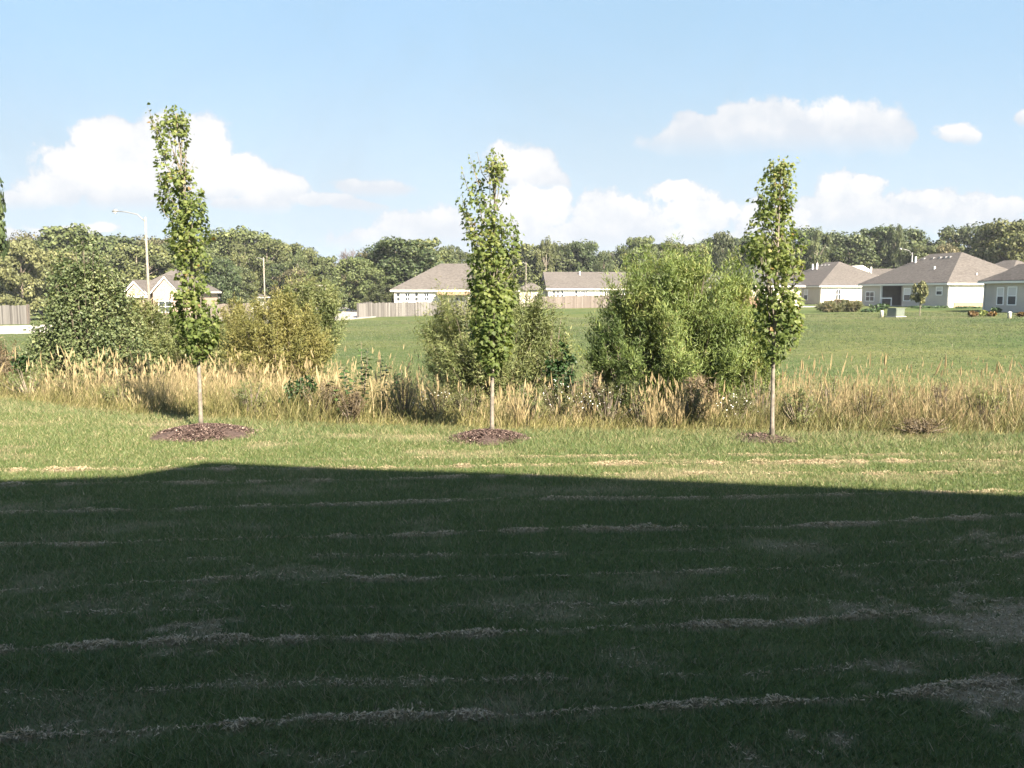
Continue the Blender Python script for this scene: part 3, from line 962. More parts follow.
maple("columnar_maple.002", 9.95, 772, 436, 780, [
    (150, 775, 783, .6), (158, 771, 790, .8), (168, 767, 796, .9), (180, 758, 797, .8), (192, 755, 798, .95), (205, 757, 794, 1), (218, 752, 790, 1), (230, 743, 808, .85), (240, 740, 812, .8),
    (250, 743, 806, .9), (260, 750, 802, .8), (272, 754, 799, .7), (282, 760, 800, .6), (293, 760, 801, .95), (306, 755, 803, 1.15), (320, 755, 804, 1.2), (335, 755, 801, 1.1), (346, 758, 796, .9), (356, 762, 784, .7), (363, 768, 778, .4)],
    None, 2500, "young columnar maple at right, standing in front of the open field and the big willow", 363, 303)


def mulch(px, py, Y, rx, label, chips, hgt):
    p = at(px, py, Y)
    x0, y0 = p[0], Y
    e = empty("mulch_ring", (x0, y0, gz(x0, y0)), 0, label, "mulch", "mulch rings under the young maples")
    k, m = 48, 9
    V, F = [(0, 0, hgt)], []
    for j in range(1, m + 1):
        r = j / m
        for i in range(k):
            a = 2 * PI * i / k
            rr = r * rx * (1 + .16 * math.sin(3 * a + x0) + .09 * math.sin(7 * a + 2 * x0))
            x, y = rr * math.cos(a), rr * math.sin(a)
            V.append((x, y, hgt * (1 - r ** 1.7) - (.03 if j == m else 0) + .012 * math.sin(23 * x + 3) * math.sin(19 * y) * (1 - r)))
    for i in range(k):
        F.append((0, 1 + i, 1 + (i + 1) % k))
    for j in range(m - 1):
        for i in range(k):
            a, b = 1 + j * k + i, 1 + j * k + (i + 1) % k
            F.append((a, a + k, b + k, b))
    mb = MB(); mb.add(V, F)
    mb.build("mound", M['mulch'], e, True)
    n = chips
    a = rng.uniform(0, 2 * PI, n); r = np.sqrt(rng.random(n)) * 1.04 * np.where(rng.random(n) < .12, rng.uniform(1, 1.35, n), 1)
    x = r * rx * np.cos(a); y = r * rx * np.sin(a)
    z = hgt * np.clip(1 - np.minimum(r, 1) ** 1.7, 0, 1) + rng.uniform(.0, .014, n)
    Nn = np.stack([rng.normal(0, .7, n), rng.normal(0, .7, n), np.ones(n)], 1)
    X, Yv, Z = frames(Nn, rand_unit(n) * (1, 1, .2))
    V, F = stamp([(-.2, -.5, 0), (.2, -.45, 0), (.16, .5, .03), (-.18, .42, 0)], [(0, 1, 2, 3)], np.stack([x, y, z], 1), X, Yv, Z, rng.uniform(.012, .036, n))
    c = mesh_np("wood_chips", V, F, M['chip'], e, {"rnd": np.repeat(rng.random(n) ** 1.5, 4)})
    c["kind"] = "stuff"


mulch(203, 430, 10.28, .58, "widest mound of reddish brown mulch around the tallest leaning maple", 8000, .10)
mulch(489, 437, 9.96, .45, "mound of brown mulch around the middle maple's bare trunk", 5500, .09)
mulch(764, 436, 9.92, .36, "thin grassy patch of dark mulch at the right maple's foot", 900, .035)


# ------------------------------------------------------------------ shrubs and willows
def bush(name, px, Y, top_py, width, label, mat, nleaf, leaf, tmpl, group=None, base_z=0.0, shape="dome", depth=.85, nstem=26, cat="shrub", stem_mat='bark', gap=.42, seed=1, wisp=0.0, up=.6):
    """a many-stemmed bush: stems fan out of the base, leaves hang on and around them"""
    global rng
    rng = np.random.default_rng(seed)
    p = at(px, 384, Y)
    x0 = p[0]
    z0 = gz(x0, Y)
    H = at(px, top_py, Y)[2] - z0
    R = width * Y / FPX / 2
    e = empty(name, (x0, Y, z0), 0, label, cat, group)
    mb = MB()
    ends = []
    for k in range(nstem):
        a = rng.uniform(0, 2 * PI); s = math.sqrt(rng.random())
        top = H * ((1 - .55 * s ** 3.6) if shape == "dome" else (.20 + .80 * (1 - s ** 1.5))) * rng.uniform(.86, 1.02)
        ex, ey = R * s * math.cos(a) * .95, R * depth * s * math.sin(a) * .95
        pts = [(ex * .06, ey * .06, -.05), (ex * .35, ey * .35, top * .35), (ex * .75, ey * .75, top * .72), (ex, ey, top)]
        ends.append(pts)
        mb.tube(pts, [.016, .011, .006, .002], 4, False)
    mb.build("stems", M[stem_mat], e)
    ends = np.array(ends)
    P = []
    cnt = 0
    while cnt < nleaf:
        m = nleaf
        i = rng.integers(0, nstem, m)
        t = rng.random(m) ** .6 * .93 + .07
        seg = np.clip((t * 3).astype(int), 0, 2); f = t * 3 - seg
        q = ends[i, seg] * (1 - f[:, None]) + ends[i, seg + 1] * f[:, None]
        q = q + rng.normal(0, 1, (m, 3)) * np.array([R, R * depth, H * .55])[None] * .15 * (1.15 - .75 * t[:, None]) * np.clip(rng.random((m, 1)) + .3, 0, 1)
        ns = vnoise(q[:, 0] * 2.6 / max(R, .5) + seed, q[:, 1] * 2.6 / max(R, .5), q[:, 2] * 3.2 / max(R, .5), seed=seed) * .6 + vnoise(q[:, 0] * 6 / max(R, .5), q[:, 1] * 6 / max(R, .5), q[:, 2] * 6 / max(R, .5), seed=seed + 3) * .4
        k = (ns > gap) & (q[:, 2] > base_z * H)
        P.append(q[k]); cnt += k.sum()
        if k.sum() == 0:
            break
    P = np.concatenate(P)[:nleaf]
    if wisp:
        m = int(nleaf * wisp)
        i = rng.integers(0, nstem, m)
        tip, pre = ends[i, 3], ends[i, 2]
        tt = rng.uniform(0, .45, m)[:, None]
        P = np.concatenate([P, tip + (tip - pre) * tt + [0, 0, .0] + rng.normal(0, .04, (m, 3))])
    n = len(P)
    out = unit(P * (1, 1, .4) + 1e-6)
    TVf, TFf = {"oval": (OVAL_V, OVAL_F), "lance": (LANCE_V, LANCE_F), "clump": (CLUMP_V, CLUMP_F)}[tmpl]
    Nn = .55 * out + [0, 0, .45] + .9 * rand_unit(n)
    A = (.5 * out + [0, 0, up] if tmpl == "lance" else .5 * out + [0, 0, -.4]) + .7 * rand_unit(n)
    X, Yv, Z = frames(Nn, A)
    TVf = np.array(TVf, float)
    if tmpl == "lance":
        TVf = TVf * (.19, 1, 1)
    V, F = stamp(TVf, TFf, P, X, Yv, Z, leaf * rng.uniform(.6, 1.25, n))
    rnd = np.clip(rng.normal(.45, .22, n) + .8 * (vnoise(P[:, 0] * 2.2, P[:, 1] * 2.2, P[:, 2] * 2.2, seed=seed + 8) - .5), 0, 1)
    mesh_np("foliage", V, F, mat, e, {"rnd": np.repeat(rnd, len(TVf))})
    return e


W_ = "willow bushes in the swale"
bush("willow_bush", 684, 15.0, 262, 212, "largest green willow bush, right of centre, before the long-roofed house", M['willow'], 125000, .088, "lance", W_, .04, nstem=140, gap=.34, seed=21, up=1.25, wisp=.06)
bush("willow_bush", 742, 14.4, 312, 84, "low feathery willow bush spreading at the right foot of the largest willow", M['willow'], 20000, .085, "lance", W_, .02, nstem=50, gap=.36, seed=39, up=1.2, wisp=.05)
bush("willow_bush", 628, 14.6, 306, 92, "shaded left side of the largest willow, built as a darker bush", M['willow_shade'], 21000, .075, "lance", None, .03, nstem=26, gap=.42, seed=22)  # separate bush in darker leaf, standing for the willow's shaded side
bush("willow_bush", 488, 14.6, 278, 160, "sparse olive willow bush behind the middle young maple", M['willow_grey'], 52000, .082, "lance", W_, .04, nstem=80, gap=.38, seed=23, wisp=.05, depth=.7)
bush("willow_bush", 546, 14.8, 306, 70, "airy olive willow bush right of the middle maple", M['willow_grey'], 10000, .085, "lance", W_, .04, nstem=46, gap=.40, seed=24, wisp=.05)
bush("willow_bush", 280, 18.5, 296, 116, "yellowing willow bush left of the open field, nearest the tall straw", M['willow_yellow'], 50000, .095, "lance", W_, .0, nstem=90, gap=.34, seed=25, wisp=.03)
bush("willow_bush", 312, 25.0, 279, 84, "rounded grey green willow bush at the field's left edge", M['willow_grey'], 40000, .12, "lance", W_, .0, nstem=80, gap=.32, seed=26, wisp=.02)
bush("willow_bush", 240, 22.0, 302, 66, "olive willow bush behind the tallest young maple", M['willow_yellow'], 26000, .11, "lance", W_, .0, nstem=56, gap=.34, seed=27)
bush("willow_bush", 144, 20.5, 298, 74, "green willow bush between the round leafy shrub and the tallest maple", M['willow_grey'], 28000, .11, "lance", W_, .0, nstem=60, gap=.34, seed=28)
bush("willow_bush", 174, 22.0, 306, 54, "small olive willow bush behind the tallest maple's lowest leaves, left side", M['willow_grey'], 14000, .11, "lance", W_, .0, nstem=44, gap=.34, seed=30)
bush("willow_bush", 205, 20.5, 308, 56, "low olive willow bush just right of the tallest maple's trunk", M['willow_grey'], 18000, .11, "lance", W_, .0, nstem=46, gap=.34, seed=29)
bush("round_shrub", 91, 19.0, 226, 134, "big round dark green leafy shrub with glossy leaves at left", M['shrub'], 38000, .072, "oval", None, .14, shape="egg", nstem=170, gap=.27, seed=31)
bush("dark_shrub", 562, 13.6, 338, 40, "small dark green shrub between the two willow bushes", M['dark_leaf'], 2000, .075, "oval", None, .1, nstem=18, gap=.42, seed=33)
bush("brown_shrub", 5, 16.6, 338, 50, "brown drying shrub at the left end of the tall grass", M['brown_weed'], 3000, .09, "lance", None, .0, nstem=26, gap=.38, seed=34)
bush("brown_shrub", 590, 12.3, 372, 46, "reddish brown dead weed clump below the dark small shrub", M['brown_weed'], 1500, .07, "lance", None, .0, nstem=30, gap=.42, seed=35)
bush("dark_shrub", 22, 16.0, 352, 24, "narrow dark green weed beside the brown shrub at left", M['dark_leaf'], 700, .09, "oval", None, .0, nstem=12, gap=.4, seed=36)
bush("brown_shrub", 700, 12.6, 372, 70, "brown weedy undergrowth below the largest willow bush", M['brown_weed'], 2200, .08, "lance", None, .0, nstem=30, gap=.4, seed=37)


def sapling(px, Y, top, label, seed, n=4, spread=.34):
    global rng
    rng = np.random.default_rng(seed)
    x0 = at(px, 384, Y)[0]
    z0 = gz(x0, Y)
    H = at(px, top, Y)[2] - z0
    e = empty("weed_sapling", (x0, Y, z0), 0, label, "weed", "broad leaved weed saplings in the tall grass")
    mb = MB(); P = []; out = []
    for k in range(n):
        a = rng.uniform(0, 2 * PI); s = spread * (k / max(1, n - 1)) * rng.uniform(.7, 1.1)
        h = H * (1 - .35 * k / n)
        q = [np.array([0, 0, -.05]), np.array([s * .3 * math.cos(a), s * .2 * math.sin(a), h * .45]), np.array([s * math.cos(a), s * .6 * math.sin(a), h])]
        mb.tube(q, [.010, .007, .002], 5, False)
        for j in range(26):
            t = .35 + .65 * j / 26
            c = (1 - t) ** 2 * q[0] + 2 * t * (1 - t) * q[1] + t * t * q[2]
            P.append(c); b = 2.4 * j + a
            out.append((math.cos(b), math.sin(b), .35))
    mb.build("stems", M['bark'], e)
    P, out = np.array(P), unit(np.array(out))
    m = len(P)
    X, Yv, Z = frames(np.array([0, 0, 1.]) + .4 * rand_unit(m), out)
    V, F = stamp(OVAL_V, OVAL_F, P, X, Yv, Z, rng.uniform(.06, .12, m))
    mesh_np("leaves", V, F, M['dark_leaf'], e, {"rnd": np.repeat(rng.random(m), len(OVAL_V))})


sapling(362, 12.4, 342, "tallest dark weed sapling poking out of the tan grass, left of the sparse willow", 41)
sapling(381, 12.8, 356, "shorter dark weed sapling right beside the tallest weed sapling", 42, 3)
sapling(345, 12.2, 366, "lowest dark weed sapling, left of the tallest weed sapling", 43, 3)


def aster(px, Y, top, width, label, seed):
    e = bush("aster_bush", px, Y, top, width, label, M['aster'], 2600, .05, "lance", "flowering weeds under the willows", .0, nstem=30, gap=.38, seed=seed, cat="flowering weed")
    H = at(px, top, Y)[2] - gz(e.location.x, Y); R = width * Y / FPX / 2
    n = 45
    a = rng.uniform(0, 2 * PI, n); s = np.sqrt(rng.random(n))
    P = np.stack([R * s * np.cos(a), R * .85 * s * np.sin(a), H * (1.02 - .5 * s ** 2) * rng.uniform(.75, 1, n)], 1)
    X, Yv, Z = frames(np.array([.25, -.6, .6]) + .5 * rand_unit(n), rand_unit(n))
    V, F = stamp(CLUMP_V, CLUMP_F, P, X, Yv, Z, rng.uniform(.007, .017, n))
    b = mesh_np("blossoms", V, F, M['petal'], e)
    b["kind"] = "stuff"


aster(560, 11.9, 379, 64, "white flowered aster weed right of the middle maple", 51)
aster(607, 11.7, 383, 58, "white flowered aster weed left of the tall dry clumps", 52)
aster(440, 12.0, 386, 70, "white flecked aster weed left of the middle maple's trunk", 53)
aster(736, 11.6, 392, 50, "pale aster weed just left of the right maple's trunk", 54)


WK = [("willow_grey", "low olive green weed clump among the tall straw grass", "low olive weeds in the meadow"), ("aster", "low pale green weed clump among the tall straw grass", "low pale weeds in the meadow"),
      ("brown_weed", "low brown dead weed clump among the tall straw grass", "low brown weeds in the meadow"), ("dark_leaf", "low dark green weed clump among the tall straw grass", "low dark weeds in the meadow")]
for i_, (px_, Y_, tp_, w_, k_) in enumerate([(28, 14.6, 374, 46, 0), (72, 14.2, 384, 44, 1), (118, 13.4, 388, 40, 0), (250, 12.4, 388, 44, 0), (300, 12.6, 384, 40, 3), (322, 12.2, 388, 46, 2),
                                           (404, 12.4, 380, 44, 0), (470, 11.8, 394, 40, 1), (528, 11.6, 392, 38, 0), (640, 11.6, 388, 40, 0), (690, 11.4, 392, 44, 1), (800, 11.2, 396, 44, 0),
                                           (828, 12.4, 384, 52, 0), (868, 11.6, 394, 44, 1), (896, 12.6, 386, 56, 0), (948, 12.0, 390, 50, 2), (985, 11.6, 394, 52, 0), (1010, 13.0, 384, 50, 1), (760, 12.8, 376, 50, 0), (350, 11.6, 398, 30, 2)]):
    m_, l_, g_ = WK[k_]
    bush("weed_clump", px_, Y_, tp_ - 9, w_ * 1.1, l_, M[m_], 1500, .055, "lance" if k_ != 3 else "oval", g_, .0, nstem=24, gap=.34, seed=400 + i_, cat="weed", up=.8)
bush("brown_shrub", 922, 10.25, 419, 62, "low flattened brown weed patch at the meadow's edge at right", M['brown_weed'], 900, .06, "lance", None, .0, nstem=30, gap=.3, seed=38)


# ------------------------------------------------------------------ far trees
def crown_proto(seed, nclump=60, per=95, shape="round", leaf=.05, open_=0.0):
    """unit tree: height 1, crown width about 1; returns (V,F,rnd) of the crown and limb list"""
    global rng
    rng = np.random.default_rng(seed)
    C, Rr, limbs = [], [], []
    k = 0
    while len(C) < nclump and k < 4000:
        k += 1
        z = rng.uniform(.42 if shape == "lolly" else .53 if shape == "edge" else .12, .97)
        if shape == "round":
            rmax = .5 * math.sqrt(max(0, 1 - ((z - .52) / .48) ** 2)) ** .8
        elif shape == "edge":
            rmax = .5 * math.sqrt(max(0, 1 - ((z - .76) / .24) ** 2))
        elif shape == "lolly":
            rmax = .5 * math.sqrt(max(0, 1 - ((z - .70) / .30) ** 2))
        elif shape == "wide":
            rmax = .5 * math.sqrt(max(0, 1 - ((z - .62) / .38) ** 2)) if z > .26 else .0
        elif shape == "tall":
            rmax = .5 * math.sin(PI * min(1, (1.02 - z) ** .8)) ** .7
        else:
            rmax = .5 * (1.0 - z) ** .6
        if rmax < .03:
            continue
        a = rng.uniform(0, 2 * PI)
        rmax *= .72 + .5 * vnoise(np.array([math.cos(a) * 1.5 + seed]), np.array([math.sin(a) * 1.5]), np.array([z * 5]), seed=seed)[0]
        r = rmax * rng.random() ** .45
        C.append((r * math.cos(a), r * math.sin(a), z)); Rr.append(rng.uniform(.06, .15))
    C, Rr = np.array(C), np.array(Rr)
    i = np.repeat(np.arange(len(C)), per)
    d = rand_unit(len(i))
    P = C[i] + d * (Rr[i] * rng.random(len(i)) ** .35)[:, None] * [1, 1, .8]
    Nn = d + [0, 0, .25] + .8 * rand_unit(len(i))
    X, Yv, Z = frames(Nn, rand_unit(len(i)))
    V, F = stamp(CLUMP_V, CLUMP_F, P, X, Yv, Z, leaf * rng.uniform(.5, 1.3, len(i)))
    rnd = np.clip(rng.normal(.4, .2, len(i)) + (rng.random(len(C))[i] - .5) * .5, 0, 1)
    return V, F, np.repeat(rnd, len(CLUMP_V)), C


PROTO = {}


def make_proto(key, seed, mat, bark, **kw):
    V, F, rnd, C = crown_proto(seed, **kw)
    e = empty("tree", (0, 0, -500))
    mb = MB()
    mb.tube([(0, 0, -.03), (.01, 0, .25), (.0, .01, .55), (.0, 0, .85)], [.03, .022, .014, .004], 7)
    for c in C[:: max(1, len(C) // 16)]:
        z1 = max(.12, c[2] - .28)
        mb.tube([(.0, 0, z1), (c[0] * .5, c[1] * .5, (z1 + c[2]) / 2), tuple(c)], [.010, .006, .002], 5, False)
    mb.build("trunk", M[bark], e, True)
    mesh_np("crown", V, F, M[mat], e, {"rnd": rnd})
    PROTO[key] = e


def bare_proto(key, seed, mat):
    global rng
    rng = np.random.default_rng(seed)
    e = empty("bare_tree", (0, 0, -500))
    mb = MB(); tw = MB()
    mb.tube([(0, 0, -.03), (.01, 0, .3), (0, .01, .6)], [.028, .02, .008], 6)

    def grow(p, d, l, r, lvl, m):
        q = p + d * l
        m.tube([p, (p + q) / 2 + rng.normal(0, .02, 3) * l * 5, q], [r, r * .8, r * .55], 4, False)
        if lvl == 0:
            return
        for _ in range(4):
            nd = unit(d + rng.normal(0, .55, 3) + [0, 0, .12])
            grow(p + d * l * rng.uniform(.55, 1), nd, l * rng.uniform(.6, .8), r * .55, lvl - 1, tw)
    for k in range(7):
        a = 2 * PI * k / 7 + rng.normal(0, .3)
        grow(np.array([0, 0, .22 + .05 * k]), unit(np.array([math.cos(a), math.sin(a), 1.1])), .2, .012, 3, mb)
    mb.build("trunk", M[mat], e); tw.build("twigs", M[mat], e)
    PROTO[key] = e


make_proto("round_dark", 301, 'crown_dark', 'bark', nclump=112, per=145, leaf=.031)
make_proto("round_mid", 302, 'crown_mid', 'bark', nclump=102, per=145, leaf=.033)
make_proto("round_pale", 303, 'crown_pale', 'bark', nclump=96, per=145, leaf=.033)
make_proto("wide_mid", 304, 'crown_mid', 'pale_bark', nclump=83, per=145, shape="wide", leaf=.031)
make_proto("wide_dark", 305, 'crown_dark', 'bark', nclump=89, per=145, shape="wide", leaf=.031)
make_proto("tall_dark", 306, 'crown_dark', 'bark', nclump=89, per=145, shape="tall", leaf=.030)
make_proto("round_rust", 307, 'crown_rust', 'bark', nclump=80, per=135, leaf=.031)
make_proto("open_mid", 308, 'crown_mid', 'pale_bark', nclump=48, per=115, shape="wide", leaf=.030)
bare_proto("bare", 309, 'twig')
make_proto("edge", 311, 'crown_dark', 'bark', nclump=60, per=120, shape="edge", leaf=.040)
_used = set()
_KIND = {"edge": "tall_tree", "round_dark": "leafy_tree", "round_mid": "leafy_tree", "round_pale": "leafy_tree", "wide_mid": "open_tree", "wide_dark": "leafy_tree", "tall_dark": "tall_tree", "round_rust": "leafy_tree", "open_mid": "open_tree", "bare": "bare_tree"}


def far_tree(key, px, Y, top, width, label, group="trees along the skyline", z0=None, rz=None):
    src = PROTO[key]
    x0 = at(px, 290, Y)[0]
    z0 = gz(x0, Y) if z0 is None else z0
    H = at(px, top, Y)[2] - z0
    Wd = width * Y / FPX * (1.28 if Y > 100 else 1.0)
    if key in _used:
        r = src.copy(); LINK(r)
        for ch in list(src.children):
            c = ch.copy(); LINK(c); c.parent = r
            c.name = ch.name.split(".")[0]
    else:
        r = src
        _used.add(key)
    r.name = _KIND[key]
    r.location = (x0, Y, z0)
    r.scale = (Wd, Wd, H)
    r.rotation_euler = (0, 0, px * 1.7 if rz is None else rz)
    tag(r, label, "tree", group)
    return r


FT = [  # key, px, distance, top py, width px, label
    ("edge", -25, 30, 170, 60, "dark tree at the photo's left edge, taller than all others beside it"),
    ("round_pale", 22, 98, 241, 60, "pale yellow green tree at left behind the round leafy shrub"),
    ("round_pale", 60, 104, 250, 50, "second pale green tree, directly behind the round shrub's left side"),
    ("round_mid", 74, 128, 230, 84, "rounded rusty green tree rising behind the round leafy shrub"),
    ("round_rust", 40, 132, 238, 60, "olive tree left of the rounded rusty tree behind the shrub"),
    ("round_dark", 118, 134, 236, 66, "dark green tree just left of the street lamp's head"),
    ("round_mid", 138, 122, 246, 56, "low green tree behind the street lamp pole"),
    ("round_rust", 158, 136, 238, 56, "olive brown tree right of the street lamp, over the gabled brick house"),
    ("round_dark", 182, 130, 244, 60, "dark green tree behind the gabled brick house's ridge"),
    ("round_mid", 206, 126, 250, 50, "green tree half hidden by the tallest young maple"),
    ("round_dark", 222, 112, 258, 40, "short dark green tree at the foot of the tall pale-trunked wood"),
    ("open_mid", 218, 140, 237, 58, "pale trunked open tree just right of the tallest maple's crown"),
    ("wide_mid", 246, 136, 233, 64, "tallest pale trunked tree in the wood right of the tallest maple"),
    ("open_mid", 268, 132, 240, 54, "pale trunked tree behind the thin wooden pole"),
    ("wide_mid", 286, 138, 244, 48, "pale trunked tree right of the thin wooden pole"),
    ("round_dark", 262, 142, 252, 60, "dark green tree filling the wood behind the thin wooden pole"),
    ("round_dark", 240, 118, 268, 36, "low dark bushy tree left of the thin wooden pole"),
    ("wide_mid", 306, 140, 252, 40, "smaller pale trunked tree on the wood's sloping right side"),
    ("round_mid", 322, 138, 258, 34, "last green tree at the right end of the left wood"),
    ("round_rust", 296, 126, 270, 36, "olive low tree in front of the left wood's right end"),
    ("round_dark", 280, 128, 266, 34, "dark low tree between pale trunks right of the wooden pole"),
    ("round_rust", 336, 150, 266, 24, "small reddish tree in the dip of the skyline left of the bare tree"),
    ("bare", 358, 138, 238, 52, "leafless grey tree left of the big dark tree behind the fence"),
    ("round_mid", 358, 110, 262, 40, "bright green tree below the leafless tree, left of the fence's white house"),
    ("round_dark", 396, 118, 238, 66, "big dark green tree left of the white house with the hip roof"),
    ("round_rust", 376, 122, 250, 44, "olive brown tree between the leafless tree and the big dark tree"),
    ("round_mid", 418, 126, 242, 50, "green tree just above the hip-roofed white house's left eave"),
    ("round_dark", 440, 132, 250, 44, "dark tree behind the hip-roofed white house's ridge"),
    ("tall_dark", 452, 150, 246, 30, "narrow dark tree left of the middle young maple's crown"),
    ("round_dark", 382, 104, 284, 30, "low dark shrubby tree at the weathered fence's left end"),
    ("round_mid", 530, 150, 246, 52, "green tree just right of the middle young maple's crown"),
    ("round_dark", 556, 155, 243, 50, "dark green tree above the left end of the long tan roof"),
    ("round_dark", 582, 152, 245, 46, "dark green tree above the middle of the long tan roof"),
    ("bare", 606, 160, 242, 44, "leafless grey tree above the long tan roof, left of the big willow top"),
    ("round_mid", 636, 150, 239, 48, "green tree seen behind the big willow's wispy top"),
    ("round_dark", 664, 158, 246, 50, "dark tree behind the big willow's top, right of the centre"),
    ("round_mid", 690, 150, 242, 46, "green tree behind the big willow's right shoulder"),
    ("round_dark", 716, 156, 240, 44, "dark green tree left of the right young maple, over the grey roof"),
    ("tall_dark", 722, 140, 233, 22, "thin spiky tree standing above the others left of the right young maple"),
    ("round_dark", 742, 146, 238, 44, "dark tree just left of the right young maple's crown"),
    ("round_mid", 766, 142, 236, 50, "green tree hidden behind the right young maple's crown"),
    ("round_dark", 800, 150, 232, 48, "dark green tree just right of the right young maple's crown"),
    ("round_dark", 826, 152, 236, 46, "dark green tree above the left white house's left slope"),
    ("wide_dark", 850, 148, 231, 52, "dark round tree above the left white house's roof peak"),
    ("round_dark", 878, 150, 227, 54, "tallest dark green tree behind the right-hand street lamp"),
    ("round_dark", 904, 152, 229, 50, "dark green tree directly behind the right-hand street lamp head"),
    ("round_mid", 868, 152, 252, 44, "lower green tree behind the cream dormer gable"),
    ("round_mid", 930, 140, 243, 46, "olive green tree left above the large house's roof peak"),
    ("wide_dark", 962, 150, 224, 56, "green tree right above the large house's roof peak"),
    ("round_rust", 944, 132, 248, 40, "low olive tree touching the large house's ridge vents"),
    ("round_mid", 1008, 122, 222, 66, "bright green tree at the photo's right edge above the last roof"),
    ("wide_dark", 993, 150, 240, 40, "dark tree left of the bright green tree at the photo's right edge"),
    ("round_dark", 1034, 140, 219, 60, "dark tree at the photo's right edge behind the bright green one"),
]
FT += [
    ("open_mid", 546, 146, 238, 22, "slim airy tree standing above the long tan roof's left end"),
    ("tall_dark", 604, 142, 250, 18, "slim dark tree between the leafless tree and the long tan roof"),
    ("open_mid", 668, 144, 238, 24, "slim airy tree sticking out over the big willow's right half"),
    ("open_mid", 816, 142, 228, 22, "slim airy tree above the second white house's left roof slope"),
    ("tall_dark", 893, 144, 224, 18, "slim dark treetop left of the right-hand street lamp, above its neighbours"),
    ("open_mid", 1000, 132, 226, 22, "slim airy tree left of the bright green tree at the right edge"),
    ("open_mid", 240, 128, 246, 30, "slim pale trunked tree in front of the tallest one in the left wood"),
    ("open_mid", 298, 128, 252, 26, "slim pale trunked tree at the right part of the left wood"),
    ("round_dark", 10, 160, 243, 60, "dark crown seen over the pale yellow green tree's left side"),
    ("round_mid", 52, 165, 240, 60, "green crown between the pale tree and the rounded rusty tree, farther off"),
    ("round_rust", 98, 168, 236, 60, "olive crown in the gap right of the rounded rusty tree"),
    ("round_mid", 148, 170, 243, 60, "far green crown filling the gap behind the street lamp pole"),
    ("round_rust", 196, 172, 246, 56, "far olive crown behind the tallest maple's left edge"),
    ("round_mid", 232, 172, 240, 60, "far green crown between the first two pale trunked trees"),
    ("round_rust", 256, 168, 241, 50, "far olive crown behind the tallest pale trunked tree"),
    ("round_mid", 276, 170, 246, 56, "far green crown above the thin wooden pole's tip"),
    ("round_dark", 300, 172, 254, 50, "far dark crown on the descending end of the left wood"),
    ("round_dark", 318, 170, 262, 40, "far low dark crown at the very end of the left wood"),
    ("round_mid", 344, 168, 268, 34, "low distant green crown in the skyline's dip"),
    ("round_rust", 408, 160, 247, 50, "distant olive crown peeping right of the big dark tree's top"),
    ("round_mid", 470, 165, 250, 50, "distant green crown behind the middle maple's crown"),
    ("round_mid", 506, 168, 250, 50, "distant green crown at the middle maple's right edge"),
    ("round_dark", 542, 172, 248, 50, "distant dark crown in the gap above the pinkish fence's left end"),
    ("round_mid", 570, 172, 249, 50, "distant green crown in the gap over the long tan roof's left third"),
    ("round_rust", 596, 172, 252, 44, "distant olive crown under the leafless tree over the long roof"),
    ("round_dark", 622, 172, 248, 50, "distant dark crown left of the big willow's wispy top"),
    ("round_mid", 650, 172, 245, 50, "distant green crown behind the big willow's centre"),
    ("round_dark", 678, 172, 246, 50, "distant dark crown behind the big willow's right shoulder"),
    ("round_mid", 704, 172, 246, 46, "distant green crown above the slate grey roof"),
    ("round_dark", 754, 172, 240, 50, "distant dark crown behind the right maple's left edge"),
    ("round_mid", 784, 172, 243, 50, "distant green crown behind the right maple's right edge"),
    ("round_mid", 812, 175, 243, 50, "distant green crown in the gap right of the right maple"),
    ("round_dark", 838, 175, 244, 50, "distant dark crown over the second white house's ridge"),
    ("round_mid", 864, 175, 241, 50, "distant green crown between the two darkest trees over the dormer"),
    ("round_dark", 892, 175, 239, 50, "distant dark crown left of the right-hand lamp head"),
    ("round_mid", 918, 175, 252, 50, "distant green crown right of the right-hand lamp pole"),
    ("round_dark", 948, 175, 250, 46, "distant dark crown over the large house's chimney pipe"),
    ("round_mid", 978, 175, 250, 50, "distant green crown over the large house's sunny roof slope"),
]
_tr = np.random.default_rng(77)
for key_, px_, Y_, top_, w_, lb_ in FT:
    if Y_ > 100:
        k_ = _tr.random()
        top_ += _tr.uniform(-2.5, 3.0) + (6 * k_ if Y_ >= 160 and px_ > 330 else 0)
        w_ *= _tr.uniform(.78, 1.08)
    far_tree(key_, px_, Y_, top_, w_, lb_)
for i, px in enumerate(range(-60, 1100, 26)):      # the wood's own depth behind the first row of crowns
    pass


# ------------------------------------------------------------------ houses
HANG = .38


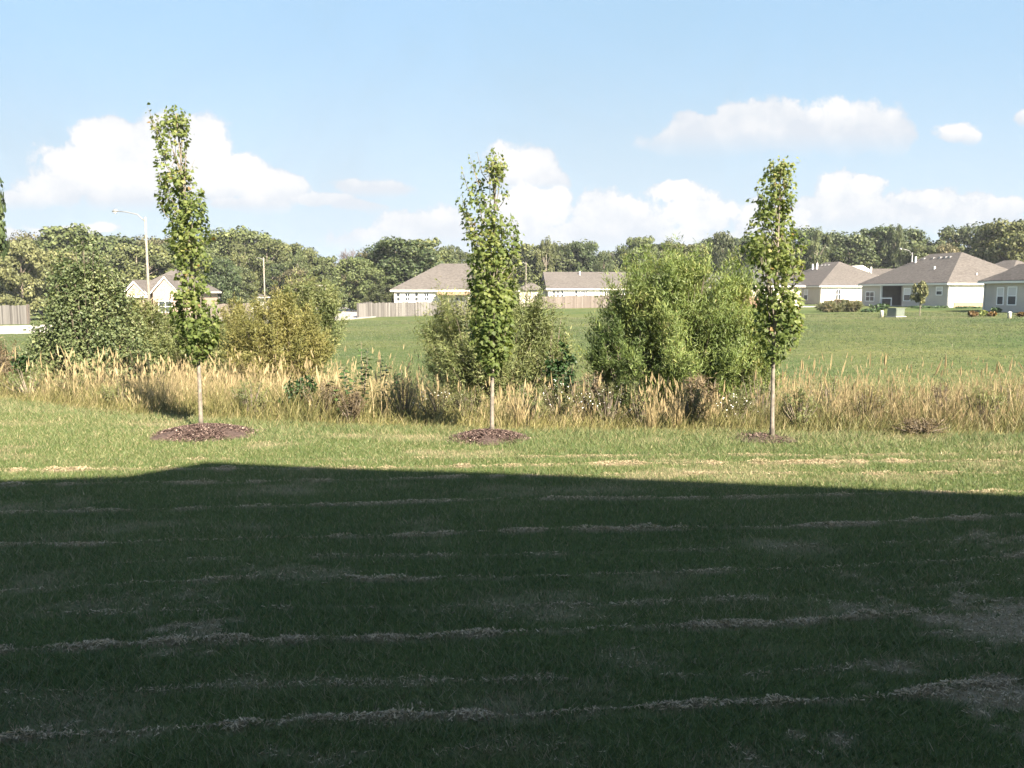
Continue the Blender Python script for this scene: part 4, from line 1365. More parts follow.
class House:
    """local frame: x along the front (sunny) wall from the near-left corner, y back along the left wall, z up from the ground"""
    def __init__(s, name, px, Y, ang, label, group="low ranch houses", z=None):
        a = math.radians(ang)
        s.C = np.array([at(px, 290, Y)[0], Y])
        s.ex = np.array([math.cos(a), math.sin(a)]); s.ey = np.array([-math.sin(a), math.cos(a)])
        s.z = gz(*s.C) if z is None else z
        s.e = empty(name, (s.C[0], s.C[1], s.z), a, label, "house", group)

    def on(s, px, py, wall):
        """where the photo ray through px, py meets the front ('f') or left ('l') wall: (distance along it, height)"""
        u, v = ray(px, py)
        d = s.ex if wall == 'f' else s.ey
        t = (u * s.C[1] - s.C[0]) / (d[0] - u * d[1])
        Y = s.C[1] + t * d[1]
        return t, CAM_H + v * Y - s.z

    def zat(s, px, py, back=0.0):
        return CAM_H + ray(px, py)[1] * (s.C[1] + back) - s.z

    def walls(s, poly, h, mat='siding', z0=-.3):
        return MB().prism(poly, z0, h).build("wall", M[mat], s.e)

    def hip(s, x0, x1, y0, y1, z, rise, mat='roof', gable=None, fascia=True, name="roof"):
        h = HANG
        X0, X1, Y0, Y1 = x0 - h, x1 + h, y0 - h, y1 + h
        w, l = X1 - X0, Y1 - Y0
        t = .06
        if gable == 'x':      # ridge along x with gable ends
            r = [(X0, (Y0 + Y1) / 2), (X1, (Y0 + Y1) / 2)]
        elif gable == 'y':
            r = [((X0 + X1) / 2, Y0), ((X0 + X1) / 2, Y1)]
        elif l >= w:
            r = [((X0 + X1) / 2, Y0 + w / 2), ((X0 + X1) / 2, Y1 - w / 2)]
        else:
            r = [(X0 + l / 2, (Y0 + Y1) / 2), (X1 - l / 2, (Y0 + Y1) / 2)]
        zr = z + rise
        vs = [(X0, Y0, z), (X1, Y0, z), (X1, Y1, z), (X0, Y1, z), (*r[0], zr), (*r[1], zr)]
        vb = [(x, y, zz - t) for x, y, zz in vs[:4]]
        if abs(r[0][1] - r[1][1]) > abs(r[0][0] - r[1][0]):
            fs = [(0, 1, 4), (1, 2, 5, 4), (2, 3, 5), (3, 0, 4, 5)]
        else:
            fs = [(0, 1, 5, 4), (1, 2, 5), (2, 3, 4, 5), (3, 0, 4)]
        fs += [(6, 9, 8, 7), (0, 6, 7, 1), (1, 7, 8, 2), (2, 8, 9, 3), (3, 9, 6, 0)]
        o = MB().add(vs + vb, fs).build(name, M[mat], s.e)
        if fascia:
            f = MB()
            q = .025
            za, zb = z - .24, z - t - .003
            f.box(X0, X1, Y0 - q, Y0 - .003, za, zb); f.box(X0, X1, Y1 + .003, Y1 + q, za, zb)
            f.box(X0 - q, X0 - .003, Y0, Y1, za, zb); f.box(X1 + .003, X1 + q, Y0, Y1, za, zb)
            f.box(X0 + .01, X1 - .01, Y0 + .01, Y1 - .01, za + .02, za + .04)      # soffit
            f.build("fascia", M['gutter'], s.e)
        return r, zr

    def window(s, wall, t0, t1, z0, z1, mull=1, bars=0, half_blind=False, depth=0.0):
        """a framed window on the front or left wall (depth: how far the wall is set back)"""
        def bx(mb, a0, a1, o0, o1, b0, b1):
            if wall == 'f':
                mb.box(a0, a1, depth - o1, depth - o0, b0, b1)
            else:
                mb.box(depth - o1, depth - o0, a0, a1, b0, b1)
        t0, t1 = sorted((t0, t1)); z0, z1 = sorted((z0, z1))
        b = min(.085, (t1 - t0) * .09)
        mb = MB()
        bx(mb, t0, t1, .003, .06, z0, z0 + b); bx(mb, t0, t1, .003, .06, z1 - b, z1)
        bx(mb, t0, t0 + b, .003, .06, z0 + b, z1 - b); bx(mb, t1 - b, t1, .003, .06, z0 + b, z1 - b)
        zm = (z0 + z1) / 2
        bx(mb, t0 + b, t1 - b, .003, .055, zm - .03, zm + .03)
        for k in range(1, mull + 1):
            tm = t0 + (t1 - t0) * k / (mull + 1)
            bx(mb, tm - b / 2, tm + b / 2, .003, .057, z0 + b, z1 - b)
        w = mb.build("window", M['white_paint'], s.e)
        p = MB(); bx(p, t0 + b, t1 - b, .004, .02, z0 + b, (zm if half_blind else z1 - b))
        p.build("pane", M['glass'], w)
        if half_blind:
            p = MB(); bx(p, t0 + b, t1 - b, .004, .02, zm, z1 - b)
            p.build("blind", M['blind'], w)
        return w

    def win_px(s, wall, x0, x1, y0, y1, **kw):
        t0, a = s.on(x0, y1, wall); t1, b = s.on(x1, y0, wall)
        return s.window(wall, t0, t1, a, b, **kw)

    def vent(s, x, y, z, h=.45, r=.06, name="vent_pipe", mat='white_paint'):
        MB().tube([(x, y, z - .3), (x, y, z + h)], r, 8).build(name, M[mat], s.e)

    def ridge_vent(s, x, y, z):
        MB().box(x - .16, x + .16, y - .16, y + .16, z - .1, z + .11).build("roof_vent", M['galv'], s.e)

    def downspout(s, x, y, h):
        MB().box(x - .045, x + .045, y - .045, y + .045, -.1, h).build("downspout", M['gutter'], s.e)


def roof_z(x, y, x0, x1, y0, y1, z, rise):
    """height of a hip roof over a footprint point"""
    X0, X1, Y0, Y1 = x0 - HANG, x1 + HANG, y0 - HANG, y1 + HANG
    w = min(X1 - X0, Y1 - Y0) / 2
    return z + rise * min(1, min(x - X0, X1 - x, y - Y0, Y1 - y) / w)


# the large house right of centre, with the recessed porch
def house_large():
    W, Ln, hw = 10.6, 16.1, 2.62
    H = House("ranch_house", 948, 90, 9, "large white house with tan hip roof and recessed porch facing the field", "low ranch houses")
    t1, _ = H.on(902, 300, 'l'); t2, _ = H.on(880, 300, 'l')
    H.walls([(0, 0), (W, 0), (W, Ln), (0, Ln), (0, t2), (3.6, t2), (3.6, t1), (0, t1)], hw)
    MB().box(-.03, -.004, .02, t1 - .02, -.25, hw - .26).build("shade_grey_siding", M['shade_grey_siding'], H.e)  # panel over the cream wall, shade put into its colour
    MB().box(-.03, -.004, t2 + .02, Ln, -.25, hw - .26).build("shade_grey_siding", M['shade_grey_siding'], H.e)
    H.hip(0, W, 0, Ln, hw, 3.45)
    H.hip(W - 1.5, W + 8, 2.6, Ln - 2, hw, 2.7, fascia=False, name="rear_roof")
    H.walls([(W + .003, 3), (W + 7.6, 3), (W + 7.6, Ln - 2.4), (W + .003, Ln - 2.4)], hw - .05)
    MB().box(.75, W - .02, -.10, -.004, -.3, .55).build("brick_skirt", M['skirt'], H.e)
    MB().box(-.005, .16, -.03, -.004, -.2, hw - .26).build("corner_board", M['white_paint'], H.e)
    H.win_px('l', 874.5, 866.2, 291.5, 301.5, mull=1, depth=-.03)
    H.win_px('l', 910.6, 904.5, 288, 301.2, mull=0, half_blind=True, depth=-.03)
    H.win_px('l', 942.8, 936.8, 286.6, 295.4, mull=0, half_blind=True, depth=-.03)
    # porch: boarding with the recess's shade in its dark colour, door, side post, white rail
    MB().box(3.55, 3.568 + .02, t1 + .01, t2 - .01, .06, hw - .27).build("porch_wall", M['recess_shade'], H.e)
    MB().box(.1, 3.54, t2 - .03, t2 - .004, .065, hw - .27).build("porch_wall", M['recess_shade'], H.e)
    a, _ = H.on(888, 300, 'l'); b, _ = H.on(884, 300, 'l')
    d = MB().box(3.51, 3.545, a - .4, a + .55, 0, 2.05).build("door", M['door'], H.e)
    MB().box(3.46, 3.505, a - .3, a - .24, .95, 1.05).build("handle", M['galv'], d)
    H.window('l', t1 + .7, t1 + 1.9, .6, 2.05, mull=0, depth=3.545)
    for t in (t1 + .02, t2 - .2):
        MB().box(-.02, .16, t, t + .18, 0, hw - .26).build("porch_post", M['white_paint'] if t > t1 + 1 else M['door'], H.e)
    MB().box(-.5, 3.59, t1 + .003, t2 - .003, -.2, .06).build("porch_slab", M['concrete'], H.e)
    c0, _ = H.on(895, 300, 'l'); c1, _ = H.on(883.5, 300, 'l')
    r = MB(); r.box(-.46, -.40, c0, c1, .86, .98)
    r.box(-.46, -.40, c0, c0 + .10, .06, .86); r.box(-.46, -.40, c1 - .10, c1, .06, .86)
    r.build("railing", M['white_paint'], H.e)
    H.downspout(.08, -.06, hw - .26)
    for px, py in ((927, 258), (938, 257), (946, 256), (952, 255), (957, 254)):
        k = (px - 957) / -30
        y = 6.0 + 4.6 * k
        H.ridge_vent(W / 2 - .9, y, roof_z(W / 2 - .9, y, 0, W, 0, Ln, hw, 3.45))
    H.vent(W / 2 - 1.6, 11.2, roof_z(W / 2 - 1.6, 11.2, 0, W, 0, Ln, hw, 3.45), .7, .12)
    H.vent(2.2, 5.5, roof_z(2.2, 5.5, 0, W, 0, Ln, hw, 3.45), .3, .10)
    H.vent(4.0, 1.0, roof_z(4.0, 1.0, 0, W, 0, Ln, hw, 3.45), .2, .08)
    H.vent(2.6, 14.4, roof_z(2.6, 14.4, 0, W, 0, Ln, hw, 3.45), .3, .10)
    m = MB(); m.box(4.9, 5.1, -.05, -.004, .9, 1.2); m.build("meter_box", M['galv'], H.e)
    return H


house_large()


def house_second():
    W, Ln, hw = 12.2, 16, 2.62
    H = House("ranch_house", 820.5, 118, 9, "white house with tan hip roof just right of the right young maple, behind grassy mounds")
    H.walls([(0, 0), (W, 0), (W, Ln), (0, Ln)], hw)
    MB().box(-.03, -.004, .02, Ln, -.25, hw - .26).build("shade_grey_siding", M['shade_grey_siding'], H.e)  # left wall's shade laid on as a darker panel
    H.hip(0, W, 0, Ln, hw, 3.5)
    MB().box(.6, W - .02, -.10, -.004, -.3, .55).build("brick_skirt", M['skirt'], H.e)
    H.win_px('l', 808, 804.4, 289.5, 300.3, mull=0, half_blind=True, depth=-.03)
    H.win_px('f', 835, 841.2, 289.2, 299.6, mull=1)
    H.downspout(.08, -.06, hw - .26)
    for y in (7.4, 8.4, 9.4, 10.6):
        H.ridge_vent(W / 2 - .9, y, roof_z(W / 2 - .9, y, 0, W, 0, Ln, hw, 3.5))
    for y, hh in ((8.9, .9), (10.2, .8)):
        H.vent(W / 2 - 1.9, y, roof_z(W / 2 - 1.9, y, 0, W, 0, Ln, hw, 3.5), hh, .13)
    H.vent(W - 2.2, 4.2, roof_z(W - 2.2, 4.2, 0, W, 0, Ln, hw, 3.5), 1.3, .11)
    return H


house_second()


def house_right():
    W, Ln, hw = 11, 15.0, 2.62
    C = at(990, 290, 75)[:2]
    a = math.radians(9)
    near = C - Ln * np.array([-math.sin(a), math.cos(a)])
    H = House("ranch_house", 512 + FPX * near[0] / near[1] * CP, near[1], 9, "shaded grey house cut off by the photo's right edge, with two tall windows", z=gz(C[0], C[1]))
    H.walls([(0, 0), (W, 0), (W, Ln), (0, Ln)], hw, 'shade_grey_siding')
    H.hip(0, W, 0, Ln, hw, 3.3)
    # shallow bay with the two windows
    t0, _ = H.on(1003, 300, 'l')
    H.walls([(-.9, t0 - 5.2), (-.003, t0 - 5.2), (-.003, t0), (-.9, t0)], hw - .26, 'shade_grey_siding')
    H.hip(-.9, 1.5, t0 - 5.2, t0, hw - .005, 1.35, name="bay_roof", fascia=True)
    b1, _ = H.on(1005.2, 300, 'l'); b2, _ = H.on(1013.2, 300, 'l')
    H.window('l', b1 - .15, b2 - .05, .55, 2.05, mull=0, half_blind=True, depth=-.9)
    H.window('l', b2 - .45, b2 - 1.5, .55, 2.1, mull=0, half_blind=True, depth=-.9)
    H.downspout(-.06, Ln - .1, hw - .26)
    l = MB(); l.box(-.10, -.004, t0 + .3, t0 + .42, 1.9, 2.15); l.build("wall_lamp", M['door'], H.e)


house_right()


def house_hip_left():
    Y = 95
    x0 = at(394, 290, Y)[0]
    W, Ln, hw = 13.6, 9.6, 2.7
    H = House("ranch_house", 394, Y, 0, "white house with tan hip roof behind the weathered fence, left of the middle maple", z=gz(x0, Y))
    dz = H.zat(394, 289.4)
    hw = dz
    H.walls([(0, 0), (W, 0), (W, Ln), (0, Ln)], hw - .05)
    H.hip(0, W, 0, Ln, hw, H.zat(440, 263.6, 5) - hw)
    for x0, x1 in ((396.6, 400.2), (405, 410.2), (414.8, 418.3), (424, 429), (455, 463), (470, 474)):
        H.win_px('f', x0, x1, 292.8, 301.2, mull=(1 if x1 - x0 > 4.5 else 0))
    p = MB(); p.box(W * .36, W * .62, -1.4, -.004, hw - .62, hw - .27); p.build("porch_beam", M['skirt'], H.e)
    H.vent(3.2, 7.6, roof_z(3.2, 7.6, 0, W, 0, Ln, hw, 3.0), .7, .10)
    H.vent(4.7, 8.6, roof_z(4.7, 8.6, 0, W, 0, Ln, hw, 3.0), 1.1, .10)
    H.downspout(.08, -.06, hw - .3)


house_hip_left()


def house_long():
    Y = 130
    H = House("ranch_house", 548.5, Y, 3, "long white house with a straight tan gable roof behind the pinkish fence")
    W, Ln = 22.0, 10.5
    hw = H.zat(548, 288.3)
    H.walls([(0, 0), (W, 0), (W, Ln), (0, Ln)], hw - .05)
    rise = H.zat(545, 271.8, 5) - hw
    r, zr = H.hip(0, W, 0, Ln, hw, rise, gable='x', fascia=True)
    MB().add([(-.01, .2, hw - .05), (-.01, Ln - .2, hw - .05), (-.01, Ln / 2, zr - .3), (.12, .2, hw - .05), (.12, Ln - .2, hw - .05), (.12, Ln / 2, zr - .3)],
             [(0, 2, 1), (3, 4, 5), (0, 1, 4, 3), (1, 2, 5, 4), (2, 0, 3, 5)]).build("gable_end", M['shade_grey_siding'], H.e)
    for x0, x1 in ((552.6, 555.3), (556.8, 559.2), (561, 563.4), (574.8, 577.4), (580.6, 587.4), (608, 613), (622, 630)):
        H.win_px('f', x0, x1, 290.6, 297.6, mull=(2 if x1 - x0 > 6 else 0))
    t, _ = H.on(568.5, 295, 'f')
    d = MB().box(t - .5, t + .5, -.05, -.004, -.1, 2.05).build("door", M['shade_grey_siding'], H.e)
    MB().box(t + .32, t + .4, -.10, -.053, .95, 1.05).build("handle", M['galv'], d)
    H.vent(5.3, 4.2, roof_z(5.3, 4.2, -99, 99, 0, Ln, hw, rise), .55, .12)
    H.downspout(.08, -.06, hw - .3)
    # lower wing left of it
    H.walls([(-4.2, 3), (-.02, 3), (-.02, 9), (-4.2, 9)], hw - .3, 'shade_grey_siding')
    H.hip(-4.2, -.4, 3, 9, hw - .2, 1.2, fascia=False, name="wing_roof")


house_long()


def house_grey():
    Y = 112
    H = House("ranch_house", 741, Y, 6, "dark grey roofed house between the big willow and the right young maple")
    W, Ln = 8.2, 12
    hw = H.zat(741, 285.2)
    H.walls([(0, 0), (W, 0), (W, Ln), (0, Ln)], hw - .05, 'shade_grey_siding')  # the wall's shade is put into this grey
    H.hip(0, W, 0, Ln, hw, H.zat(765, 263, 4.5) - hw, 'roof_grey')
    MB().box(2.8, 5.0, -.06, -.004, .1, hw - .3).build("lit_wall_panel", M['white_paint'], H.e)  # white panel for the sunlit part of the wall, light in its colour
    H.win_px('f', 744, 749, 288.5, 294, mull=0)


house_grey()


def house_garage():
    Y = 122
    H = House("ranch_house", 697, Y, 6, "white walled house with slate grey roof glimpsed behind the big willow")
    W, Ln = 6.4, 10
    hw = H.zat(700, 287)
    H.walls([(0, 0), (W, 0), (W, Ln), (0, Ln)], hw - .05, 'siding')
    H.hip(0, W, 0, Ln, hw, 2.1, 'roof_grey')
    H.win_px('f', 700, 704, 290, 297, mull=0)
    d = MB().box(4.0, 5.0, -.05, -.004, -.1, 2.0).build("door", M['white_paint'], H.e)
    MB().box(4.1, 4.18, -.1, -.053, .95, 1.05).build("handle", M['galv'], d)


house_garage()


def house_dormer():
    Y = 137
    H = House("ranch_house", 856, Y, 5, "far house with cream dormer gable showing between the two hip roofs")
    hw = H.zat(860, 275)
    W, Ln = 14, 9
    H.walls([(0, 0), (W, 0), (W, Ln), (0, Ln)], hw - .05)
    H.hip(0, W, 0, Ln, hw, H.zat(880, 268.5, 4.5) - hw, gable='x')
    z1, z2 = H.zat(860, 269), H.zat(860, 265)
    MB().add([(0, .6, hw), (2.4, .6, hw), (2.4, .6, z1), (1.2, .6, z2), (0, .6, z1), (0, 4, hw), (2.4, 4, hw), (2.4, 4, z1), (1.2, 4, z2), (0, 4, z1)],
             [(0, 1, 2, 3, 4), (9, 8, 7, 6, 5), (0, 5, 6, 1), (1, 6, 7, 2), (4, 9, 5, 0), (2, 7, 8, 3), (3, 8, 9, 4)]).build("dormer", M['gutter'], H.e)


house_dormer()


def house_back_right():
    Y = 120
    H = House("ranch_house", 1003, Y, 9, "brown roof of a far house rising behind the large house at right")
    hw = H.zat(1006, 273)
    H.walls([(0, 0), (9, 0), (9, 9), (0, 9)], hw - .05)
    H.hip(0, 9, 0, 9, hw, H.zat(1016, 257, 4) - hw)


house_back_right()


def house_gabled():
    Y = 100
    H = House("gabled_house", 134, Y, 0, "brick house with white trimmed gables and tan roof beside the left street lamp")
    W, Ln = 6.8, 8.5
    hw = H.zat(140, 291)
    H.walls([(0, 0), (W, 0), (W, Ln), (0, Ln)], hw - .05, 'brick')
    H.hip(0, W, 0, Ln, hw, H.zat(167, 269.5, 4.7) - hw)

    def gable(xa, xb, zb, zt, yy, name):
        xm = (xa + xb) / 2
        body = MB().add([(xa, yy, -.3), (xb, yy, -.3), (xb, yy, zb), (xm, yy, zt), (xa, yy, zb), (xa, 3, -.3), (xb, 3, -.3), (xb, 3, zb), (xm, 3, zt), (xa, 3, zb)],
                        [(0, 1, 2, 3, 4), (9, 8, 7, 6, 5), (0, 5, 6, 1), (1, 6, 7, 2), (4, 9, 5, 0), (2, 7, 8, 3), (3, 8, 9, 4)]).build(name, M['brick' if zb < hw else 'white_paint'], H.e)
        trim = MB()
        for p, q in (((xa - .3, zb - .15), (xm, zt + .12)), ((xb + .3, zb - .15), (xm, zt + .12))):
            trim.add([(p[0], yy - .12, p[1]), (q[0], yy - .12, q[1]), (q[0], yy - .12, q[1] + .28), (p[0], yy - .12, p[1] + .28),
                      (p[0], yy - .004, p[1]), (q[0], yy - .004, q[1]), (q[0], yy - .004, q[1] + .28), (p[0], yy - .004, p[1] + .28)],
                     [(0, 1, 2, 3), (7, 6, 5, 4), (0, 4, 5, 1), (1, 5, 6, 2), (2, 6, 7, 3), (3, 7, 4, 0)])
        trim.build("gable_trim", M['white_paint'], body)
        rf = MB().add([(xa - .35, yy - .2, zb - .02), (xm, yy - .2, zt + .42), (xb + .35, yy - .2, zb - .02), (xa - .35, 4.2, zb - .02), (xm, 4.2, zt + .42), (xb + .35, 4.2, zb - .02),
                       (xa - .35, yy - .2, zb + .05), (xm, yy - .2, zt + .5), (xb + .35, yy - .2, zb + .05), (xa - .35, 4.2, zb + .05), (xm, 4.2, zt + .5), (xb + .35, 4.2, zb + .05)],
                      [(6, 7, 10, 9), (7, 8, 11, 10), (0, 3, 4, 1), (1, 4, 5, 2), (0, 1, 7, 6), (1, 2, 8, 7), (3, 9, 10, 4), (4, 10, 11, 5), (0, 6, 9, 3), (2, 5, 11, 8)])
        rf.build("gable_roof", M['roof'], body)
        return body
    gable(-.4, 1.9, hw - .4, hw + .8, -1.6, "gable_front")
    gable(2.6, 5.4, hw - .2, hw + 1.35, -1.0, "gable_front")
    MB().box(-.8, 2.4, -1.9, -1.75, hw - .75, hw - .5).build("porch_beam", M['white_paint'], H.e)
    H.window('f', .2, 1.3, .7, 2.0, mull=1, depth=-1.6)
    H.window('f', 3.2, 4.8, .7, 2.1, mull=1, depth=-1.0)


house_gabled()


def house_far(px, Y, top, eave, W, mat, label):
    H = House("small_house", px, Y, 4, label, "small far houses behind the willows")
    hw = H.zat(px, eave)
    H.walls([(0, 0), (W, 0), (W, 8), (0, 8)], hw - .05, mat)
    H.hip(0, W, 0, 8, hw, H.zat(px, top, 4) - hw)
    H.window('f', W * .3, W * .6, .8, 2.0, mull=1)


house_far(271, 128, 283, 286.5, 3.6, 'brick', "small brick house corner above the willows, right of the thin wooden pole")
house_far(297, 135, 281.5, 284.5, 4.4, 'siding', "small white house showing over the rounded grey green willow")
house_far(222, 120, 292, 296.5, 5.0, 'siding', "small pale house behind the pale fence near the tallest maple")


# the photographer's own house, behind the camera: it throws the broad shadow over the lawn
def own_house():
    he = 7.25
    sh = np.array([-math.sin(SUN_AZ), -math.cos(SUN_AZ)]) * he / math.tan(SUN_EL)
    pts = []
    for px, py in ((1500, 523), (1024, 495), (512, 474.5), (207, 462.5), (127, 476.5), (0, 480), (-500, 484)):
        x, y = lawn_pt(px, py)
        pts.append((x - sh[0], y - sh[1]))
    front = pts[::-1]
    e = empty("own_house", (0, 0, 0), 0, "tall pale house behind the camera that shades the lawn", "house")
    back = [(front[-1][0] - 1.5, front[-1][1] - 10), (front[0][0] - 1.5, front[0][1] - 10)]
    poly = front + back
    cx = sum(p[0] for p in poly) / len(poly); cy = sum(p[1] for p in poly) / len(poly)
    inset = [(p[0] + (cx - p[0]) * .03, p[1] + (cy - p[1]) * .06) for p in poly]
    MB().prism(inset, -.3, he - .12).build("wall", M['siding'], e)
    n = len(poly)
    top = [(p[0] + (cx - p[0]) * .8, p[1] + (cy - p[1]) * .8) for p in poly]
    vs = [(x, y, he - .1) for x, y in poly] + [(x, y, he) for x, y in poly] + [(x, y, he + 1.6) for x, y in top]
    fs = [tuple(range(n))[::-1]] + [(i, (i + 1) % n, (i + 1) % n + n, i + n) for i in range(n)] + [(i + n, (i + 1) % n + n, (i + 1) % n + 2 * n, i + 2 * n) for i in range(n)] + [tuple(range(2 * n, 3 * n))]
    MB().add(vs, fs).build("roof", M['roof'], e)


own_house()


# ------------------------------------------------------------------ fences
def fence(pts, H, label, mat, step=.14, post_every=2.4, dip=.05):
    """pts: ground points (x, y); boards stand side by side along them"""
    e = empty("wooden_fence", (pts[0][0], pts[0][1], gz(*pts[0])), 0, label, "fence", "wooden privacy fences")
    o = np.array(e.location)
    for (a, b) in zip(pts[:-1], pts[1:]):
        a, b = np.array(a, float), np.array(b, float)
        L_ = np.linalg.norm(b - a); d = (b - a) / L_; nn = np.array([-d[1], d[0]])
        npan = max(1, int(round(L_ / post_every)))
        for q in range(npan + 1):
            c = a + d * L_ * q / npan + nn * .07
            z = gz(*c)
            MB().box(c[0] - .05 - o[0], c[0] + .05 - o[0], c[1] - .05 - o[1], c[1] + .05 - o[1], z - .2 - o[2], z + H + .03 - o[2]).build("post", M[mat], e)
        for q in range(npan):
            s0, s1 = L_ * q / npan, L_ * (q + 1) / npan
            m = max(2, int((s1 - s0) / step))
            V, F, R = [], [], []
            for k in range(m):
                u0, u1 = s0 + (s1 - s0) * k / m, s0 + (s1 - s0) * (k + .97) / m
                p0, p1 = a + d * u0, a + d * u1
                z = gz(*((p0 + p1) / 2))
                top = H + rng.normal(0, .025) - dip * math.sin(PI * (k + .5) / m)
                off = rng.uniform(0, .012)
                base = len(V)
                for zz in (z - .05, z + top):
                    for p, w in ((p0, -.01 - off), (p1, -.01 - off), (p1, .012 - off), (p0, .012 - off)):
                        pp = p + nn * w
                        V.append((pp[0] - o[0], pp[1] - o[1], zz - o[2]))
                F += [tuple(base + i for i in f) for f in ((0, 3, 2, 1), (4, 5, 6, 7), (0, 1, 5, 4), (1, 2, 6, 5), (2, 3, 7, 6), (3, 0, 4, 7))]
                R += [rng.random()] * 8
            mesh_np("board_panel", V, F, M[mat], e, {"rnd": R})
    return e


def fp(px, Y):
    return (at(px, 300, Y)[0], Y)


fence([fp(358, 84), fp(384, 88.5), fp(442, 90), fp(500, 90.5)], 1.5, "weathered grey board fence curving in front of the hip-roofed white house", 'fence_grey', .15)
fence([fp(372, 97), fp(358, 84)][::-1], 1.5, "short end run of weathered fence going back towards the trees", 'fence_grey', .15)
fence([fp(534, 118), fp(640, 121)], 1.75, "pinkish tan board fence in front of the long gable-roofed house", 'fence_pink', .16)
fence([fp(724, 100), fp(765, 103)], 1.3, "low brown fence in front of the dark grey roofed house", 'fence_brown', .16)
fence([fp(-60, 84), fp(27, 82), ], 1.85, "grey board fence beyond the pale road at the photo's left edge", 'fence_grey', .15)
fence([fp(27.5, 82), fp(29, 93)], 1.85, "sunlit end run of the fence beyond the pale road", 'fence_pink', .15)  # tan boards here put the sunlight into the grey fence's colour
fence([fp(196, 92), fp(250, 95)], 1.6, "pale tan board fence behind the tallest maple's leaves", 'fence_pink', .16)


# ------------------------------------------------------------------ road, lamps, poles, small things
def road():
    c = [(-140, 66), (-70, 63.5), (-45, 63.5), (-32, 66), (-24, 74), (-20, 90), (-19, 112), (-24, 150)]
    c = np.array(c, float)
    t = np.linspace(0, len(c) - 1, 80)
    P = np.stack([np.interp(t, np.arange(len(c)), c[:, 0]), np.interp(t, np.arange(len(c)), c[:, 1])], 1)
    for _ in range(6):
        P[1:-1] = (P[:-2] + 2 * P[1:-1] + P[2:]) / 4
    T = unit(np.gradient(P, axis=0)); Nn = np.stack([-T[:, 1], T[:, 0]], 1)

    def band(name, w0, w1, dz, mat, thick=0.0):
        A, B = P + Nn * w0, P + Nn * w1
        zc = np.maximum(ground_z(A[:, 0], A[:, 1]), ground_z(B[:, 0], B[:, 1]))
        zc = np.maximum(zc, ground_z(P[:, 0], P[:, 1])) + .05
        rows = [np.column_stack([A, zc + dz]), np.column_stack([B, zc + dz])]
        if thick:
            rows = [np.column_stack([A, zc - .2])] + rows + [np.column_stack([B, zc - .2])]
        V = np.concatenate(rows); n = len(P)
        F = [(r * n + i, r * n + i + 1, (r + 1) * n + i + 1, (r + 1) * n + i) for r in range(len(rows) - 1) for i in range(n - 1)]
        tag(mesh_np(name, V, F, M[mat]), kind="structure")
    band("road", -6.5, 6.5, .03, 'concrete')
    band("kerb", 6.5, 6.8, .15, 'kerb', 1)
    band("kerb", -6.8, -6.5, .06, 'kerb', 1)


road()


def street_lamp(px, Y, top_py, arm_px, arm_py, label, mat, r=.11):
    x0 = at(px, 290, Y)[0]
    z0 = gz(x0, Y)
    e = empty("street_lamp", (x0, Y, z0), 0, label, "street lamp", "cobra head street lamps")
    H = at(px, top_py, Y)[2] - z0
    a = at(arm_px, arm_py, Y) - [x0, 0, z0]
    dx = a[0]
    MB().tube([(0, 0, -.2), (0, 0, .12)], [.26, .22], 12).build("base", M['concrete'], e, True)
    MB().tube([(0, 0, .1), (0, 0, H * .5), (0, 0, H)], [r * 1.15, r * .9, r * .62], 10).build("pole", M[mat], e, True)
    MB().tube([(0, 0, H - .35), (dx * .25, 0, H + (a[2] - H) * .42), (dx * .6, 0, H + (a[2] - H) * .82), (dx * .92, 0, a[2])], [.05, .045, .04, .035], 8).build("arm", M['galv'], e, True)
    s = math.copysign(1, dx)
    h = MB().tube([(dx * .9 - s * .05, 0, a[2] - .01), (dx * .95, 0, a[2] + .03), (dx, 0, a[2] + .0), (dx + s * .18, 0, a[2] - .04)], [.05, .13, .14, .05], 10).build("lamp_head", M['galv'], e, True)
    MB().tube([(dx - s * .05, 0, a[2] - .10), (dx - s * .05, 0, a[2] - .19)], [.13, .05], 10).build("lens", M['blind'], h, True)
    return e


street_lamp(148.5, 66, 217, 114.5, 211, "tall pale street lamp with a curved arm at left, above the round shrub", 'pale_pole')
street_lamp(910.5, 128, 252.5, 900.5, 248.8, "distant street lamp with a short arm against dark trees at right", 'galv', .13)


def pole(px, Y, top, label, r):
    x0 = at(px, 290, Y)[0]; z0 = gz(x0, Y); H = at(px, top, Y)[2] - z0
    e = empty("wooden_pole", (x0, Y, z0), 0, label, "pole", "thin poles behind the willows")
    MB().tube([(0, 0, -.3), (0, 0, H)], [r, r * .7], 9).build("shaft", M['pale_pole'], e, True)
    MB().tube([(0, -.02, H - .25), (-.5, -.02, H - .05), (-.8, -.02, H - .02)], .035, 6).build("arm", M['galv'], e, True)


pole(264.5, 104, 257.5, "thin pale wooden pole standing before the left wood", .10)
pole(526, 128, 262, "faint pole left of the long house's roof", .07)


def cabinet(px, Y, w, h, label):
    x0 = at(px, 300, Y)[0]; z0 = gz(x0, Y)
    e = empty("utility_cabinet", (x0, Y, z0), math.radians(28), label, "utility box")
    MB().box(-w / 2, w / 2, -w * .4, w * .4, .08, h).build("body", M['cab_green'], e)
    MB().box(-w / 2 - .1, w / 2 + .1, -w * .4 - .1, w * .4 + .1, -.1, .078).build("pad", M['concrete'], e)
    MB().box(-w / 2 - .03, w / 2 + .03, -w * .4 - .03, w * .4 + .03, h + .003, h + .06).build("lid", M['cab_green'], e)
    d = MB().box(-w / 2 + .05, w / 2 - .05, -w * .4 - .025, -w * .4 - .003, .12, h - .05).build("door", M['cab_green'], e)
    MB().box(w / 2 - .2, w / 2 - .15, -w * .4 - .06, -w * .4 - .028, h * .5, h * .65).build("handle", M['galv'], d)


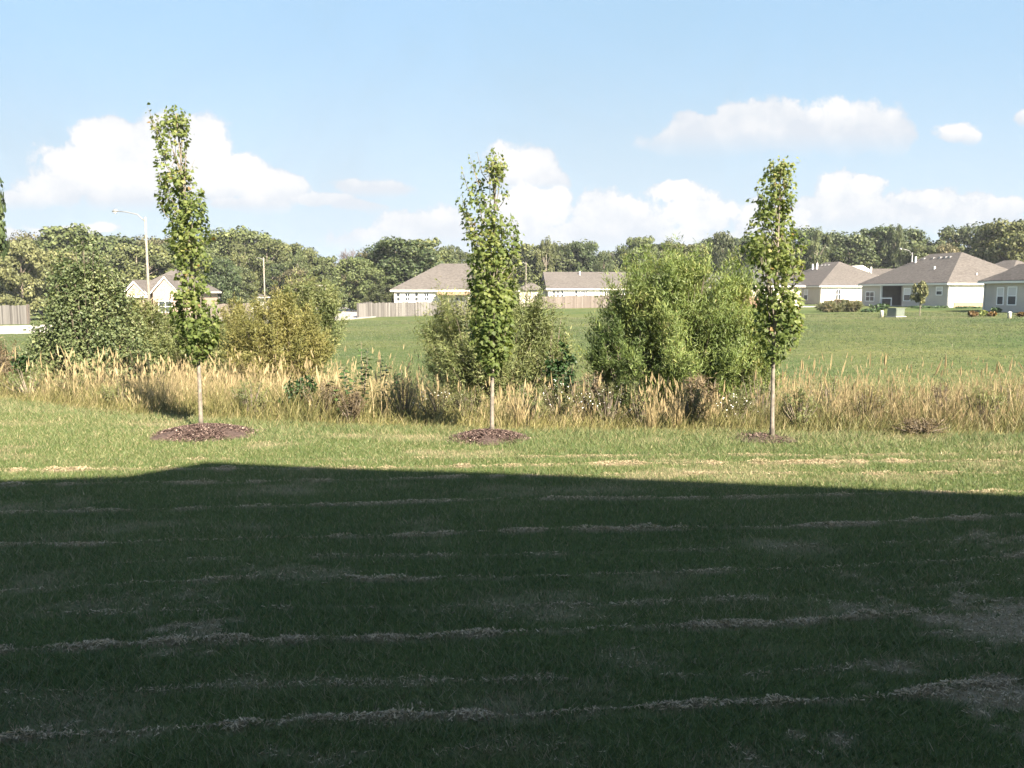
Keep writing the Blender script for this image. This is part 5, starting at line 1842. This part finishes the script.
cabinet(896.5, 64, .95, .62, "green metal utility cabinet on the grass before the large house")


def marker(px, Y, h, label):
    x0 = at(px, 300, Y)[0]; z0 = gz(x0, Y)
    e = empty("utility_pedestal", (x0, Y, z0), 0, label, "utility post", "small pale utility posts")
    MB().tube([(0, 0, -.1), (0, 0, h * .8), (0, 0, h)], [.13, .13, .11], 10).build("post", M['post'], e, True)
    MB().tube([(0, 0, h + .003), (0, 0, h + .08)], [.15, .06], 10).build("cap", M['white_paint'], e, True)


marker(882.5, 64, .42, "small cream utility post left of the green cabinet")
marker(1010.5, 58, .38, "small white utility post by the right-edge grey house")


def low_bush(px, Y, wpx, hpx_top, mat, label, n, leaf, tmpl="clump", group="garden shrubs by the houses", name="garden_shrub", seed=1):
    bush(name, px, Y, hpx_top, wpx, label, M[mat], n, leaf, tmpl, group, .0, nstem=20, gap=.30, seed=seed, depth=.8)


low_bush(826, 80, 26, 304, 'plume', "left reedy grass mound in front of the second white house", 2600, .5, "lance", "reedy grass mounds", "grass_mound", 61)
low_bush(848, 80, 24, 303, 'plume', "right reedy grass mound in front of the second white house", 2600, .5, "lance", "reedy grass mounds", "grass_mound", 62)
low_bush(838, 84, 22, 301, 'brown_weed', "brownish grass mound between and behind the two reedy mounds", 1800, .45, "lance", "reedy grass mounds", "grass_mound", 63)
low_bush(867, 78, 18, 309.5, 'dark_leaf', "dark low shrub right of the reedy mounds", 700, .25, seed=64)
low_bush(875, 86, 26, 304.5, 'dark_leaf', "dark clipped shrub under the large house's twin window", 900, .25, seed=65)
low_bush(968, 62, 12, 311, 'orange_leaf', "orange leaved shrub in the bed before the large house", 700, .16, seed=66)
low_bush(979, 63, 12, 310.5, 'willow', "green shrub between the two orange ones before the large house", 700, .16, seed=67)
low_bush(988, 62, 10, 312, 'orange_leaf', "small orange shrub beside the right-edge grey house's wall", 600, .16, seed=68)
low_bush(992, 70, 10, 307.5, 'dark_leaf', "dark shrub at the corner of the right-edge grey house", 500, .2, seed=69)
low_bush(1018, 60, 14, 312.5, 'orange_leaf', "orange shrub at the photo's right edge under the grey house's window", 600, .16, seed=70)
low_bush(925, 89, 46, 306.2, 'dark_leaf', "dark green hedge along the large house's grey wall", 1500, .2, seed=71)
low_bush(962, 86, 26, 307.0, 'dark_leaf', "dark green shrub below the large house's brick skirt", 1100, .2, seed=72)

# the young tree on the far lawn
make_proto("young", 310, 'crown_pale', 'pale_bark', nclump=40, per=70, shape="lolly", leaf=.07)
_KIND["young"] = "young_tree"
far_tree("young", 921, 66, 282.5, 18, "little round young tree on the lawn before the large house", "young lawn trees")

# patio beside the second house
x, y = fp(812, 104)
o = MB().box(-2.6, 2.4, -2, 2, -.3, .06).build("patio", M['concrete'])
o.location = (x, y, gz(x, y))
tag(o, kind="structure")


# ------------------------------------------------------------------ added haze volume that lightens the dark far trees
def added_haze():
    m = bpy.data.materials.new("added_haze")
    m.use_nodes = True
    nt = m.node_tree
    nt.nodes.remove(nt.nodes["Principled BSDF"])
    v = nt.nodes.new('ShaderNodeVolumePrincipled')
    v.inputs['Color'].default_value = (.86, .92, 1.0, 1)
    v.inputs['Density'].default_value = .00022
    v.inputs['Anisotropy'].default_value = .0
    nt.links.new(v.outputs[0], nt.nodes["Material Output"].inputs['Volume'])
    o = MB().box(-420, 420, -40, 480, -9, 24).build("haze", m)
    tag(o, "thin pale haze added to lighten the far trees", "haze", kind="stuff")


added_haze()
